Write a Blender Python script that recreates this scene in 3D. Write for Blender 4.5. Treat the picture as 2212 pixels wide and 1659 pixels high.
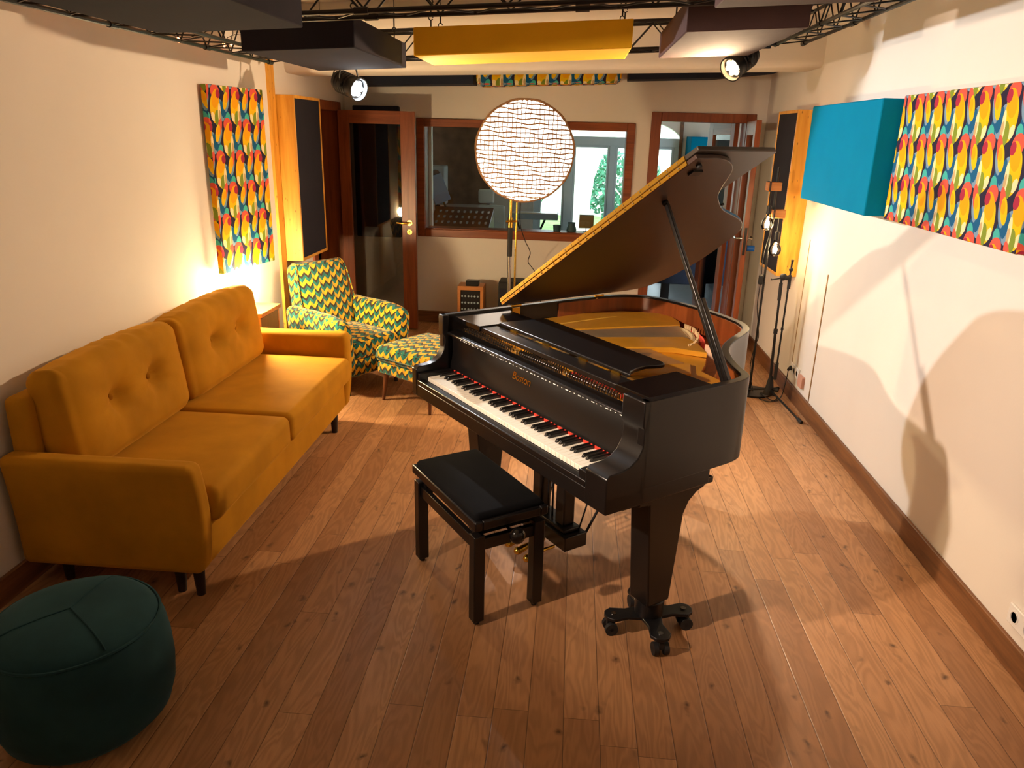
import bpy, bmesh, math, random
from mathutils import Vector, Matrix
random.seed(7)
R = math.radians
C = bpy.context.scene.collection
SC = bpy.context.scene
for o in list(bpy.data.objects): bpy.data.objects.remove(o)

# ------------------------------------------------------------------ camera, world, exposure
CAM_H = 1.88
cam_d = bpy.data.cameras.new('camera'); cam = bpy.data.objects.new('camera', cam_d); C.objects.link(cam)
cam_d.sensor_fit = 'HORIZONTAL'; cam_d.sensor_width = 36.0
cam_d.lens = 36.0 * 1618.627 / 2212.0
cam_d.clip_start = .05; cam_d.clip_end = 200
yaw, pit, rol = R(-4.2748834), R(18.46893038), R(-1.51005861)
_f = Vector((math.sin(yaw)*math.cos(pit), math.cos(yaw)*math.cos(pit), -math.sin(pit)))
_r = Vector((math.cos(yaw), -math.sin(yaw), 0)); _d = _f.cross(_r)
_r2 = math.cos(rol)*_r + math.sin(rol)*_d; _d2 = -math.sin(rol)*_r + math.cos(rol)*_d
cam.matrix_world = Matrix.Translation((0, 0, CAM_H)) @ Matrix((_r2, -_d2, -_f)).transposed().to_4x4()
SC.camera = cam
SC.view_settings.view_transform = 'Standard'; SC.view_settings.look = 'None'
SC.view_settings.gamma = 1.0; SC.view_settings.use_curve_mapping = False
SC.view_settings.exposure = 0.1
W = bpy.data.worlds.new('world'); SC.world = W; W.use_nodes = True
_bg = W.node_tree.nodes['Background']; _bg.inputs[0].default_value = (.80, .93, 1.0, 1); _bg.inputs[1].default_value = 7.5

def lamp(name, kind, loc, power, col, target=None, size=.05, spot=60, blend=.3):
    d = bpy.data.lights.new(name, kind); d.energy = power; d.color = col
    o = bpy.data.objects.new(name, d); C.objects.link(o); o.location = loc
    if kind in ('SPOT', 'POINT'): d.shadow_soft_size = size
    if kind == 'SPOT': d.spot_size = R(spot); d.spot_blend = blend
    if target is not None:
        o.rotation_euler = (Vector(target)-Vector(loc)).to_track_quat('-Z', 'Y').to_euler()
    return o
COLD = Vector((-1.40, 5.17, 2.11)); COLD_T = Vector((1.735, 3.30, .95))
WARM = Vector((.885, 5.10, 2.26)); WARM_T = Vector((-1.35, 3.3, .55))
lamp('cold_spotlight_beam', 'SPOT', COLD, 240, (.93, .97, 1.0), COLD_T, .03, 76, .22)
lamp('warm_spotlight_beam', 'SPOT', WARM, 225, (1.0, .70, .42), WARM_T, .04, 150, .6)
PEACH = Vector((-1.93, 1.30, 2.20)); PEACH_T = Vector((1.735, 4.15, .85))
lamp('peach_spotlight_beam', 'SPOT', PEACH, 560, (1.0, .76, .58), PEACH_T, .04, 72, 1.0)
# daylight enters by the control room windows: a portal guides the sampling of the sky
_p = bpy.data.lights.new('window_portal', 'AREA'); _p.shape = 'RECTANGLE'; _p.size = 1.95; _p.size_y = 2.2
_p.cycles.is_portal = True
_po = bpy.data.objects.new('window_portal', _p); C.objects.link(_po); _po.location = (.40, 10.75, 1.15); _po.rotation_euler = (R(-90), 0, 0)

# ------------------------------------------------------------------ materials
def lin(c):
    f = lambda v: v/12.92 if v <= .04045 else ((v+.055)/1.055)**2.4
    return tuple(f(x/255.) for x in c[:3])+(1,)
def newmat(name):
    m = bpy.data.materials.new(name); m.use_nodes = True
    nt = m.node_tree; return m, nt, nt.nodes['Principled BSDF']
def node(nt, typ, **kw):
    n = nt.nodes.new(typ)
    for k, v in kw.items(): setattr(n, k, v)
    return n
def setin(n, d):
    for k, v in d.items(): n.inputs[k].default_value = v
def ramp(nt, fac, stops):
    r = node(nt, 'ShaderNodeValToRGB'); e = r.color_ramp.elements
    while len(e) < len(stops): e.new(.5)
    for i, (p, c) in enumerate(stops): e[i].position = p; e[i].color = c
    nt.links.new(fac, r.inputs[0]); return r.outputs[0]
def bump(nt, b, h, strength=.2, dist=.01):
    n = node(nt, 'ShaderNodeBump'); n.inputs['Strength'].default_value = strength; n.inputs['Distance'].default_value = dist
    nt.links.new(h, n.inputs['Height']); nt.links.new(n.outputs[0], b.inputs['Normal']); return n
def mat(name, rgb, rough=.5, metal=0, var=.08, vscale=6, bmp=0, bscale=120, sheen=0, coat=0, spec=.5, srgb=True):
    m, nt, b = newmat(name); c = lin(rgb) if srgb else tuple(rgb)+(1,)
    setin(b, {'Roughness': rough, 'Metallic': metal, 'Specular IOR Level': spec})
    if sheen: setin(b, {'Sheen Weight': sheen, 'Sheen Roughness': .4, 'Sheen Tint': tuple(min(1, x*2.2+.05) for x in c[:3])+(1,)})
    if coat: setin(b, {'Coat Weight': coat, 'Coat Roughness': .12})
    tc = node(nt, 'ShaderNodeTexCoord')
    n = node(nt, 'ShaderNodeTexNoise'); setin(n, {'Scale': vscale, 'Detail': 4}); nt.links.new(tc.outputs['Object'], n.inputs['Vector'])
    lo = tuple(x*(1-var) for x in c[:3])+(1,); hi = tuple(min(1, x*(1+var)) for x in c[:3])+(1,)
    nt.links.new(ramp(nt, n.outputs[0], [(.3, lo), (.7, hi)]), b.inputs['Base Color'])
    if bmp:
        n2 = node(nt, 'ShaderNodeTexNoise'); setin(n2, {'Scale': bscale, 'Detail': 3}); nt.links.new(tc.outputs['Object'], n2.inputs['Vector'])
        bump(nt, b, n2.outputs[0], bmp, .004)
    return m
def wood(name, dark, light, axis='Z', rough=.4, scale=1.0, coat=0, spec=.5, knots=0):
    m, nt, b = newmat(name); setin(b, {'Roughness': rough, 'Specular IOR Level': spec})
    if coat: setin(b, {'Coat Weight': coat, 'Coat Roughness': .15})
    tc = node(nt, 'ShaderNodeTexCoord'); mp = node(nt, 'ShaderNodeMapping')
    s = {'X': (.6, 9, 9), 'Y': (9, .6, 9), 'Z': (9, 9, .6)}[axis]
    mp.inputs['Scale'].default_value = tuple(x*scale for x in s)
    nt.links.new(tc.outputs['Object'], mp.inputs['Vector'])
    n = node(nt, 'ShaderNodeTexNoise'); setin(n, {'Scale': 3.0, 'Detail': 8, 'Roughness': .62, 'Distortion': .6}); nt.links.new(mp.outputs[0], n.inputs['Vector'])
    col = ramp(nt, n.outputs[0], [(.28, lin(dark)), (.72, lin(light))])
    if knots:
        v = node(nt, 'ShaderNodeTexVoronoi'); mp2 = node(nt, 'ShaderNodeMapping')
        mp2.inputs['Scale'].default_value = {'X': (2.2, 7, 7), 'Y': (7, 2.2, 7), 'Z': (7, 7, 2.2)}[axis]
        nt.links.new(tc.outputs['Object'], mp2.inputs['Vector']); nt.links.new(mp2.outputs[0], v.inputs['Vector'])
        k = ramp(nt, v.outputs['Distance'], [(.05, (1, 1, 1, 1)), (.13, (0, 0, 0, 1))])
        mx = node(nt, 'ShaderNodeMix', data_type='RGBA'); nt.links.new(k, mx.inputs['Factor'])
        nt.links.new(col, mx.inputs['A']); mx.inputs['B'].default_value = tuple(x*.25 for x in lin(dark)[:3])+(1,)
        col = mx.outputs['Result']
    nt.links.new(col, b.inputs['Base Color']); bump(nt, b, n.outputs[0], .12, .002)
    return m
def emit(name, col, strength, base=(.8, .8, .8)):
    m, nt, b = newmat(name); setin(b, {'Base Color': tuple(base)+(1,), 'Emission Color': tuple(col)+(1,), 'Emission Strength': strength, 'Roughness': .4}); return m
def glass(name, tint=(1, 1, 1), refl=.5):
    # thin pane: clear where looked through, mirror-like by its facing angle
    m = bpy.data.materials.new(name); m.use_nodes = True; nt = m.node_tree
    for n in list(nt.nodes):
        if n.type == 'BSDF_PRINCIPLED': nt.nodes.remove(n)
    out = [n for n in nt.nodes if n.type == 'OUTPUT_MATERIAL'][0]
    t = node(nt, 'ShaderNodeBsdfTransparent'); t.inputs[0].default_value = tuple(tint)+(1,)
    g = node(nt, 'ShaderNodeBsdfGlossy'); g.inputs['Roughness'].default_value = .02
    fr = node(nt, 'ShaderNodeFresnel'); fr.inputs[0].default_value = 1.45
    mu = node(nt, 'ShaderNodeMath', operation='MULTIPLY'); mu.inputs[1].default_value = refl*2
    nt.links.new(fr.outputs[0], mu.inputs[0])
    mx = node(nt, 'ShaderNodeMixShader'); nt.links.new(mu.outputs[0], mx.inputs[0]); nt.links.new(t.outputs[0], mx.inputs[1]); nt.links.new(g.outputs[0], mx.inputs[2])
    nt.links.new(mx.outputs[0], out.inputs[0]); return m

def M_(nt, op, a, b=None):
    n = node(nt, 'ShaderNodeMath', operation=op)
    for i, x in enumerate((a, b)):
        if x is None: continue
        if isinstance(x, (int, float)): n.inputs[i].default_value = x
        else: nt.links.new(x, n.inputs[i])
    return n.outputs[0]
def mixc(nt, fac, a, b):
    n = node(nt, 'ShaderNodeMix', data_type='RGBA'); 
    if isinstance(fac, float): n.inputs['Factor'].default_value = fac
    else: nt.links.new(fac, n.inputs['Factor'])
    for k, x in (('A', a), ('B', b)):
        if isinstance(x, tuple): n.inputs[k].default_value = x
        else: nt.links.new(x, n.inputs[k])
    return n.outputs['Result']

def floor_mat():
    m, nt, b = newmat('oak_planks')
    tc = node(nt, 'ShaderNodeTexCoord'); sp = node(nt, 'ShaderNodeSeparateXYZ'); nt.links.new(tc.outputs['Object'], sp.inputs[0])
    X, Y = sp.outputs[0], sp.outputs[1]
    PW, PL, X0 = .1207, 1.65, -1.277
    px = M_(nt, 'DIVIDE', M_(nt, 'SUBTRACT', X, X0), PW); row = M_(nt, 'FLOOR', px); fx = M_(nt, 'SUBTRACT', px, row)
    wn = node(nt, 'ShaderNodeTexWhiteNoise', noise_dimensions='1D'); nt.links.new(row, wn.inputs['W'])
    py = M_(nt, 'ADD', M_(nt, 'DIVIDE', Y, PL), M_(nt, 'MULTIPLY', wn.outputs['Value'], 7.3)); idy = M_(nt, 'FLOOR', py); fy = M_(nt, 'SUBTRACT', py, idy)
    cb = node(nt, 'ShaderNodeCombineXYZ'); nt.links.new(row, cb.inputs[0]); nt.links.new(idy, cb.inputs[1])
    w2 = node(nt, 'ShaderNodeTexWhiteNoise', noise_dimensions='3D'); nt.links.new(cb.outputs[0], w2.inputs['Vector'])
    rnd = w2.outputs['Value']
    # grain: figure lines drawn out along each board, shifted from board to board
    gv = node(nt, 'ShaderNodeCombineXYZ')
    nt.links.new(M_(nt, 'ADD', X, M_(nt, 'MULTIPLY', rnd, 37.)), gv.inputs[0])
    nt.links.new(M_(nt, 'ADD', M_(nt, 'MULTIPLY', Y, .17), M_(nt, 'MULTIPLY', rnd, 11.)), gv.inputs[1])
    n1 = node(nt, 'ShaderNodeTexNoise'); setin(n1, {'Scale': 9.0, 'Detail': 3, 'Distortion': .4}); nt.links.new(gv.outputs[0], n1.inputs['Vector'])
    ring = M_(nt, 'SINE', M_(nt, 'MULTIPLY', n1.outputs[0], 75.0)); ring = M_(nt, 'ADD', M_(nt, 'MULTIPLY', ring, .5), .5)
    gv2 = node(nt, 'ShaderNodeMapping'); gv2.inputs['Scale'].default_value = (260, 9, 1); nt.links.new(tc.outputs['Object'], gv2.inputs['Vector'])
    n2 = node(nt, 'ShaderNodeTexNoise'); setin(n2, {'Scale': 1.0, 'Detail': 3}); nt.links.new(gv2.outputs[0], n2.inputs['Vector'])
    n3 = node(nt, 'ShaderNodeTexNoise'); setin(n3, {'Scale': 5.0, 'Detail': 4}); nt.links.new(tc.outputs['Object'], n3.inputs['Vector'])
    base = ramp(nt, rnd, [(0., lin((164, 118, 82))), (.5, lin((190, 140, 98))), (1., lin((208, 160, 116)))])
    col = mixc(nt, M_(nt, 'MULTIPLY', ring, .30), base, lin((96, 62, 38)))
    col = mixc(nt, M_(nt, 'MULTIPLY', n2.outputs[0], .30), col, lin((108, 72, 44)))
    col = mixc(nt, M_(nt, 'MULTIPLY', n3.outputs[0], .18), col, lin((186, 132, 80)))
    vo = node(nt, 'ShaderNodeTexVoronoi'); mv = node(nt, 'ShaderNodeMapping'); mv.inputs['Scale'].default_value = (2.6, 1.5, 1)
    nn = node(nt, 'ShaderNodeTexNoise'); setin(nn, {'Scale': 14., 'Detail': 3}); nt.links.new(tc.outputs['Object'], nn.inputs['Vector'])
    av = node(nt, 'ShaderNodeVectorMath', operation='MULTIPLY_ADD'); nt.links.new(nn.outputs['Color'], av.inputs[0]); av.inputs[1].default_value = (.06, .12, 0); nt.links.new(tc.outputs['Object'], av.inputs[2])
    nt.links.new(av.outputs[0], mv.inputs['Vector']); nt.links.new(mv.outputs[0], vo.inputs['Vector'])
    knot = ramp(nt, vo.outputs['Distance'], [(.04, (1, 1, 1, 1)), (.09, (.6, .6, .6, 1)), (.22, (0, 0, 0, 1))])
    sel = M_(nt, 'GREATER_THAN', node_sep(nt, vo.outputs['Color']), .45)
    col = mixc(nt, M_(nt, 'MULTIPLY', M_(nt, 'MULTIPLY', knot, sel), .75), col, lin((38, 24, 18)))
    ex = M_(nt, 'MINIMUM', fx, M_(nt, 'SUBTRACT', 1., fx)); seam = M_(nt, 'LESS_THAN', ex, .012)
    ey = M_(nt, 'MINIMUM', fy, M_(nt, 'SUBTRACT', 1., fy)); seam2 = M_(nt, 'LESS_THAN', ey, .0007)
    sm = M_(nt, 'MAXIMUM', seam, seam2)
    col = mixc(nt, M_(nt, 'MULTIPLY', sm, .65), col, lin((52, 30, 18)))
    nt.links.new(col, b.inputs['Base Color'])
    rr = M_(nt, 'ADD', M_(nt, 'MULTIPLY', ring, .08), .36); nt.links.new(rr, b.inputs['Roughness'])
    groove = M_(nt, 'MULTIPLY', M_(nt, 'MINIMUM', M_(nt, 'DIVIDE', ex, .03), 1.), 1.0)
    h = M_(nt, 'ADD', M_(nt, 'MULTIPLY', ring, -.06), groove)
    bump(nt, b, h, .35, .0025); setin(b, {'Specular IOR Level': .38})
    return m
def node_sep(nt, c):
    s = node(nt, 'ShaderNodeSeparateColor'); nt.links.new(c, s.inputs[0]); return s.outputs[0]

def retro_mat():
    # overlapping leaf shapes printed on cloth, repeated on a half-drop lattice (UV in metres)
    m, nt, b = newmat('retro_leaf_print'); setin(b, {'Roughness': .9, 'Specular IOR Level': .15})
    PX, PY = .205, .19
    uv = node(nt, 'ShaderNodeUVMap'); sp = node(nt, 'ShaderNodeSeparateXYZ'); nt.links.new(uv.outputs[0], sp.inputs[0])
    y = M_(nt, 'DIVIDE', sp.outputs[1], PY); iy = M_(nt, 'FLOOR', y); fy = M_(nt, 'SUBTRACT', y, iy)
    x = M_(nt, 'ADD', M_(nt, 'DIVIDE', sp.outputs[0], PX), M_(nt, 'MULTIPLY', iy, .5)); fx = M_(nt, 'FRACT', x)
    cb = node(nt, 'ShaderNodeCombineXYZ'); nt.links.new(fx, cb.inputs[0]); nt.links.new(fy, cb.inputs[1])
    V = cb.outputs[0]
    NAVY, YEL, ORA, CRE = (44, 40, 62), (236, 190, 22), (238, 166, 20), (244, 222, 168)
    RED, MAR, GRN, SKY, BLU, AQU, OLV = (222, 92, 74), (168, 48, 70), (128, 146, 52), (122, 152, 176), (28, 92, 134), (70, 176, 166), (196, 168, 118)
    E_ = [  # cx, cy, rx, ry, rot, colour, in cell units
        (.80, .30, .19, .27, 0, BLU), (.93, .13, .12, .20, -.3, AQU),
        (.40, .93, .21, .22, .2, RED), (.62, .37, .17, .34, .1, SKY), (.70, .40, .10, .26, .1, BLU),
        (.35, .42, .24, .46, -.05, YEL), (.22, .17, .09, .14, .3, CRE), (.40, .72, .17, .30, -.35, ORA), (.53, .86, .10, .13, 0, MAR),
        (.42, .14, .13, .24, -.15, GRN), (.54, .30, .07, .30, -.1, CRE), (.56, .22, .05, .16, 0, OLV),
        (.95, .62, .10, .30, -.35, SKY), (.98, .84, .10, .30, -.35, RED), (.87, .67, .11, .28, -.30, YEL), (.92, .74, .07, .14, -.3, ORA)]
    col = lin(NAVY)
    for (cx, cy, rx, ry, rot, c) in E_:
        for j in (-1, 0, 1):
            for i in (-2, -1, 0, 1, 2):
                X, Y = cx+i+.5*j, cy+j
                rr = max(rx, ry)
                if X+rr < 0 or X-rr > 1 or Y+rr < 0 or Y-rr > 1: continue
                mp = node(nt, 'ShaderNodeMapping', vector_type='TEXTURE'); mp.inputs['Location'].default_value = (X, Y, 0)
                mp.inputs['Rotation'].default_value = (0, 0, rot); mp.inputs['Scale'].default_value = (rx, ry, 1)
                nt.links.new(V, mp.inputs['Vector'])
                ln = node(nt, 'ShaderNodeVectorMath', operation='LENGTH'); nt.links.new(mp.outputs[0], ln.inputs[0])
                col = mixc(nt, M_(nt, 'LESS_THAN', ln.outputs['Value'], 1.), col, lin(c))
    nt.links.new(col, b.inputs['Base Color']); return m

def chevron_mat():
    # broken chevrons in mustard, teal and dark brown (UV in metres)
    m, nt, b = newmat('chevron_upholstery'); setin(b, {'Roughness': .95, 'Specular IOR Level': .15, 'Sheen Weight': .2})
    CW, PH = .058, .082
    uv = node(nt, 'ShaderNodeUVMap'); sp = node(nt, 'ShaderNodeSeparateXYZ'); nt.links.new(uv.outputs[0], sp.inputs[0])
    x = M_(nt, 'DIVIDE', sp.outputs[0], CW); ix = M_(nt, 'FLOOR', x); fx = M_(nt, 'SUBTRACT', x, ix)
    par = M_(nt, 'FRACT', M_(nt, 'MULTIPLY', ix, .3333))
    tri = M_(nt, 'ABSOLUTE', M_(nt, 'SUBTRACT', fx, .45))
    s = M_(nt, 'SUBTRACT', M_(nt, 'ADD', M_(nt, 'DIVIDE', sp.outputs[1], PH), M_(nt, 'MULTIPLY', par, 1.5)), M_(nt, 'MULTIPLY', tri, .75))
    fs = M_(nt, 'FRACT', s)
    right = M_(nt, 'GREATER_THAN', fx, .45)
    TEAL, TEAL2, YEL, YEL2, BRN = lin((30, 110, 104)), lin((24, 88, 88)), lin((226, 178, 40)), lin((204, 156, 40)), lin((46, 36, 32))
    col = mixc(nt, M_(nt, 'LESS_THAN', fs, .40), mixc(nt, right, TEAL, TEAL2), mixc(nt, right, YEL2, YEL))
    col = mixc(nt, M_(nt, 'GREATER_THAN', fs, .76), col, BRN)
    nt.links.new(col, b.inputs['Base Color'])
    n = node(nt, 'ShaderNodeTexNoise'); setin(n, {'Scale': 600}); bump(nt, b, n.outputs[0], .2, .002); return m

MT = dict(
    wall=mat('white_plaster', (232, 224, 214), .9, var=.02, vscale=2, bmp=.06, bscale=90, spec=.2),
    ceil=mat('ceiling_paint', (226, 214, 198), .9, var=.02, spec=.2),
    floor=floor_mat(), retro=retro_mat(), chevron=chevron_mat(),
    skirt=wood('oak_skirting', (92, 56, 30), (140, 92, 52), 'Y', .5),
    skirtx=wood('oak_skirting_across', (92, 56, 30), (140, 92, 52), 'X', .5),
    door=wood('red_oak_joinery', (112, 54, 26), (158, 84, 44), 'Z', .38), doorx=wood('red_oak_joinery_across', (112, 54, 26), (158, 84, 44), 'X', .38),
    pine=wood('varnished_pine', (206, 134, 32), (240, 178, 70), 'Z', .42, .8, knots=1),
    pinex=wood('pale_pine_edge', (190, 130, 60), (222, 170, 100), 'X', .5),
    dark=mat('dark_acoustic_cloth', (44, 42, 50), .95, var=.06, bmp=.25, bscale=500, spec=.1),
    black=mat('black_satin_lacquer', (17, 15, 15), .30, var=.12, vscale=3, spec=.5),
    blackg=mat('black_polished_lacquer', (15, 13, 13), .12, var=.1, spec=.55),
    lidm=mat('dark_brown_satin_lacquer', (62, 44, 38), .36, var=.12, vscale=4, spec=.45),
    flapm=mat('grey_brown_satin_lacquer', (58, 52, 46), .30, var=.06, spec=.5),
    mahog=wood('mahogany_veneer', (104, 50, 22), (152, 80, 38), 'Z', .30, .7, coat=.3),
    spruce=wood('soundboard_spruce', (150, 84, 36), (188, 116, 56), 'Y', .4),
    gold=mat('gold_plate_paint', (214, 152, 40), .38, .25, var=.1, vscale=10),
    brass=mat('brass', (214, 172, 70), .24, 1, var=.05),
    steel=mat('chrome_steel', (190, 188, 184), .2, 1, var=.04), 
    ivory=mat('white_key_plastic', (236, 230, 214), .22, var=.01), ebony=mat('black_key', (18, 16, 17), .28, var=.1),
    red=mat('red_felt', (206, 52, 34), .95, var=.1), cream=mat('cream_wood_pins', (226, 200, 150), .6, var=.1),
    string=mat('copper_steel_strings', (214, 196, 160), .3, .8, var=.15),
    metal=mat('black_painted_metal', (22, 21, 23), .38, .3, var=.1), rubber=mat('black_rubber', (24, 23, 24), .7, var=.1),
    velvet=mat('mustard_velvet', (182, 126, 24), .85, var=.16, vscale=5, sheen=.5, spec=.15),
    velvetb=mat('mustard_velvet_piping', (150, 98, 14), .9, var=.1, sheen=.3, spec=.1),
    pouf=mat('petrol_velvet', (34, 62, 68), .9, var=.25, vscale=5, sheen=.5, spec=.12),
    seatv=mat('black_velvet', (13, 13, 15), .95, var=.2, vscale=9, sheen=.25, spec=.08),
    legw=mat('dark_stained_leg', (34, 24, 20), .45, var=.1), walnut=wood('walnut_leg', (74, 40, 22), (110, 64, 36), 'Z', .45),
    oakb=wood('oak_box', (176, 106, 46), (208, 138, 70), 'X', .5),
    yellow=mat('yellow_acoustic_cloth', (228, 172, 36), .95, var=.04, bmp=.2, bscale=500, spec=.1),
    blue=mat('blue_acoustic_cloth', (0, 124, 164), .95, var=.04, bmp=.2, bscale=500, spec=.1),
    brown=mat('brown_acoustic_cloth', (70, 52, 50), .95, var=.06, bmp=.25, bscale=500, spec=.1),
    green=mat('dark_green_ceramic', (26, 58, 52), .35, var=.1), white=mat('white_plastic', (236, 234, 230), .4, var=.01),
    pink=mat('salmon_card', (206, 152, 128), .8, var=.05), wframe=mat('grey_blue_window_paint', (196, 214, 222), .5, var=.02),
    pane=glass('clear_pane', (.97, .985, .985), .5), dpane=glass('dark_door_pane', (.66, .66, .64), .7),
    bulb=glass('bulb_glass', (1, .97, .9), .6),
    globe=emit('lit_globe', (1, .76, .42), 700), uplens=emit('lit_uplight_strip', (1, .74, .50), 420), fil=emit('lit_filament', (1, .78, .46), 160), fairy=emit('lit_red_bulb', (1, .22, .08), 14),
    coldlens=emit('lit_cold_lens', (.86, .95, 1), 90), peachlens=emit('lit_peach_lens', (1, .74, .56), 50), warmlens=emit('lit_warm_lens', (1, .60, .26), 70),
    soft=emit('lit_diffuser_cloth', (1, .90, .76), 3.0), netm=mat('tan_net_cord', (150, 110, 74), .9),
    ind=mat('indigo_board', (30, 38, 58), .9), curtain=mat('brown_patterned_drape', (104, 78, 58), .95, var=.45, vscale=8),
    screen=mat('blue_grey_screen', (96, 130, 166), .25, var=.05), greym=mat('silver_grey_plastic', (150, 168, 178), .45, var=.03),
    pale=mat('pale_grey_leather', (206, 212, 206), .5, var=.03), shade=mat('olive_lamp_shade', (124, 104, 66), .9, var=.06),
    vase=mat('slate_blue_ceramic', (58, 88, 96), .5, var=.1), bark=mat('pale_bark', (226, 220, 206), .9, var=.2, vscale=4),
    leaf=mat('tree_leaf', (64, 128, 96), .7, var=.4, vscale=3), grass=mat('grass', (120, 150, 84), .95, var=.3, vscale=4),
    stone=mat('pale_stone', (214, 212, 206), .9, var=.2, vscale=3, bmp=.6, bscale=6), tile=mat('grey_tile', (128, 140, 150), .4, var=.06),
    crack=mat('bare_wood_gap', (150, 112, 66), .9, var=.3, vscale=30), cablem=mat('black_cable', (20, 18, 18), .6),
    redp=mat('red_plastic', (190, 46, 30), .5), bluep=mat('blue_plastic', (20, 96, 190), .35),
)

# ------------------------------------------------------------------ mesh helpers
I4 = Matrix.Identity(4)
RM = {}          # object name -> matrix of its thing's base
class MB:
    def __init__(s): s.bm = bmesh.new()
    def face(s, vs):
        try: return s.bm.faces.new(vs)
        except ValueError: return None
    def v(s, p): return s.bm.verts.new(p)
    def box(s, x0, x1, y0, y1, z0, z1, M=None):
        P = [Vector(p) for p in ((x0,y0,z0),(x1,y0,z0),(x1,y1,z0),(x0,y1,z0),(x0,y0,z1),(x1,y0,z1),(x1,y1,z1),(x0,y1,z1))]
        if M: P = [M @ p for p in P]
        v = [s.v(p) for p in P]
        for f in ((3,2,1,0),(4,5,6,7),(0,1,5,4),(1,2,6,5),(2,3,7,6),(3,0,4,7)): s.face([v[i] for i in f])
        return s
    def tube(s, pts, r, n=8, caps=True):
        pts = [Vector(p) for p in pts]; rs = r if isinstance(r, (list, tuple)) else [r]*len(pts)
        rings = []; up = None
        for i, p in enumerate(pts):
            t = (pts[min(i+1, len(pts)-1)]-pts[max(i-1, 0)])
            if t.length < 1e-9: t = Vector((0, 0, 1))
            t.normalize()
            if up is None: up = t.orthogonal().normalized()
            up = (up-t*up.dot(t)); up = up.normalized() if up.length > 1e-6 else t.orthogonal().normalized()
            w = t.cross(up)
            rings.append([s.v(p+rs[i]*(math.cos(2*math.pi*k/n)*up+math.sin(2*math.pi*k/n)*w)) for k in range(n)])
        for a, b in zip(rings, rings[1:]):
            for k in range(n): s.face((a[k], a[(k+1)%n], b[(k+1)%n], b[k]))
        if caps: s.face(rings[0][::-1]); s.face(rings[-1])
        return s
    def cyl(s, p, q, r, r2=None, n=16): return s.tube([p, q], [r, r if r2 is None else r2], n)
    def sphere(s, c, r, nu=16, nv=10, sc=(1, 1, 1)):
        prof = [(r*math.sin(math.pi*j/nv), -r*math.cos(math.pi*j/nv)) for j in range(nv+1)]
        rings = []
        for (rr, z) in prof:
            if rr < 1e-7: rings.append([s.v((c[0], c[1], c[2]+z*sc[2]))])
            else: rings.append([s.v((c[0]+rr*sc[0]*math.cos(2*math.pi*k/nu), c[1]+rr*sc[1]*math.sin(2*math.pi*k/nu), c[2]+z*sc[2])) for k in range(nu)])
        s._rings(rings, nu); return s
    def _rings(s, rings, n):
        for a, b in zip(rings, rings[1:]):
            for k in range(n):
                k2 = (k+1) % n
                if len(a) == 1: s.face((a[0], b[k2], b[k]))
                elif len(b) == 1: s.face((a[k], a[k2], b[0]))
                else: s.face((a[k], a[k2], b[k2], b[k]))
    def lathe(s, prof, c=(0, 0, 0), n=32, M=None, fn=None):
        rings = []
        for (r, z) in prof:
            if r < 1e-6: pts = [Vector((0, 0, z))]
            else: pts = [Vector((r*math.cos(2*math.pi*k/n), r*math.sin(2*math.pi*k/n), z)) for k in range(n)]
            if fn: pts = [fn(p) for p in pts]
            if M: pts = [M @ p for p in pts]
            rings.append([s.v(p+Vector(c)) for p in pts])
        s._rings(rings, n)
        if len(rings[0]) > 1: s.face(rings[0][::-1])
        if len(rings[-1]) > 1: s.face(rings[-1])
        return s
    def prism(s, poly, a, b, plane='xy', M=None):
        f = {'xy': lambda p, h: (p[0], p[1], h), 'xz': lambda p, h: (p[0], h, p[1]), 'yz': lambda p, h: (h, p[0], p[1])}[plane]
        A = [Vector(f(p, a)) for p in poly]; B = [Vector(f(p, b)) for p in poly]
        if M: A = [M @ p for p in A]; B = [M @ p for p in B]
        A = [s.v(p) for p in A]; B = [s.v(p) for p in B]; n = len(A)
        s.face(A[::-1]); s.face(B)
        for i in range(n): s.face((A[i], A[(i+1)%n], B[(i+1)%n], B[i]))
        return s
    def rbox(s, c, size, r, n=8, fn=None, M=None):
        # rounded box: a cube grid pushed onto a box with round edges
        hx, hy, hz = [x/2 for x in size]; cache = {}
        def vert(i, j, k):
            key = (i, j, k)
            if key in cache: return cache[key]
            P = Vector((0, 0, 0)); D = Vector((0, 0, 0))
            for a, (t, h) in enumerate(zip((i, j, k), (hx, hy, hz))):
                u = t/n*2-1
                e = min(r, h)
                # spend the outer quarter of the grid on the rounded edge
                q = .5
                if abs(u) > 1-q: 
                    w = (abs(u)-(1-q))/q; P[a] = math.copysign(h-e, u); D[a] = math.copysign(math.tan(w*math.pi/4), u)
                else: P[a] = u/(1-q)*(h-e)
            m = max(abs(D[0]), abs(D[1]), abs(D[2]))
            if D.length > 0:
                D.normalize()
            p = P+D*r if m > 0 else P
            if fn: p = fn(p)
            p = p+Vector(c)
            if M: p = M @ p
            cache[key] = s.v(p); return cache[key]
        for a in range(n):
            for b in range(n):
                for fx in (0, n):
                    q = [vert(fx, a, b), vert(fx, a+1, b), vert(fx, a+1, b+1), vert(fx, a, b+1)]; s.face(q if fx else q[::-1])
                    q = [vert(a, fx, b), vert(a+1, fx, b), vert(a+1, fx, b+1), vert(a, fx, b+1)]; s.face(q[::-1] if fx else q)
                    q = [vert(a, b, fx), vert(a+1, b, fx), vert(a+1, b+1, fx), vert(a, b+1, fx)]; s.face(q if fx else q[::-1])
        return s
    def grid(s, fn, nu, nv):
        V = [[s.v(fn(i/nu, j/nv)) for j in range(nv+1)] for i in range(nu+1)]
        for i in range(nu):
            for j in range(nv): s.face((V[i][j], V[i+1][j], V[i+1][j+1], V[i][j+1]))
        return s
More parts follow.
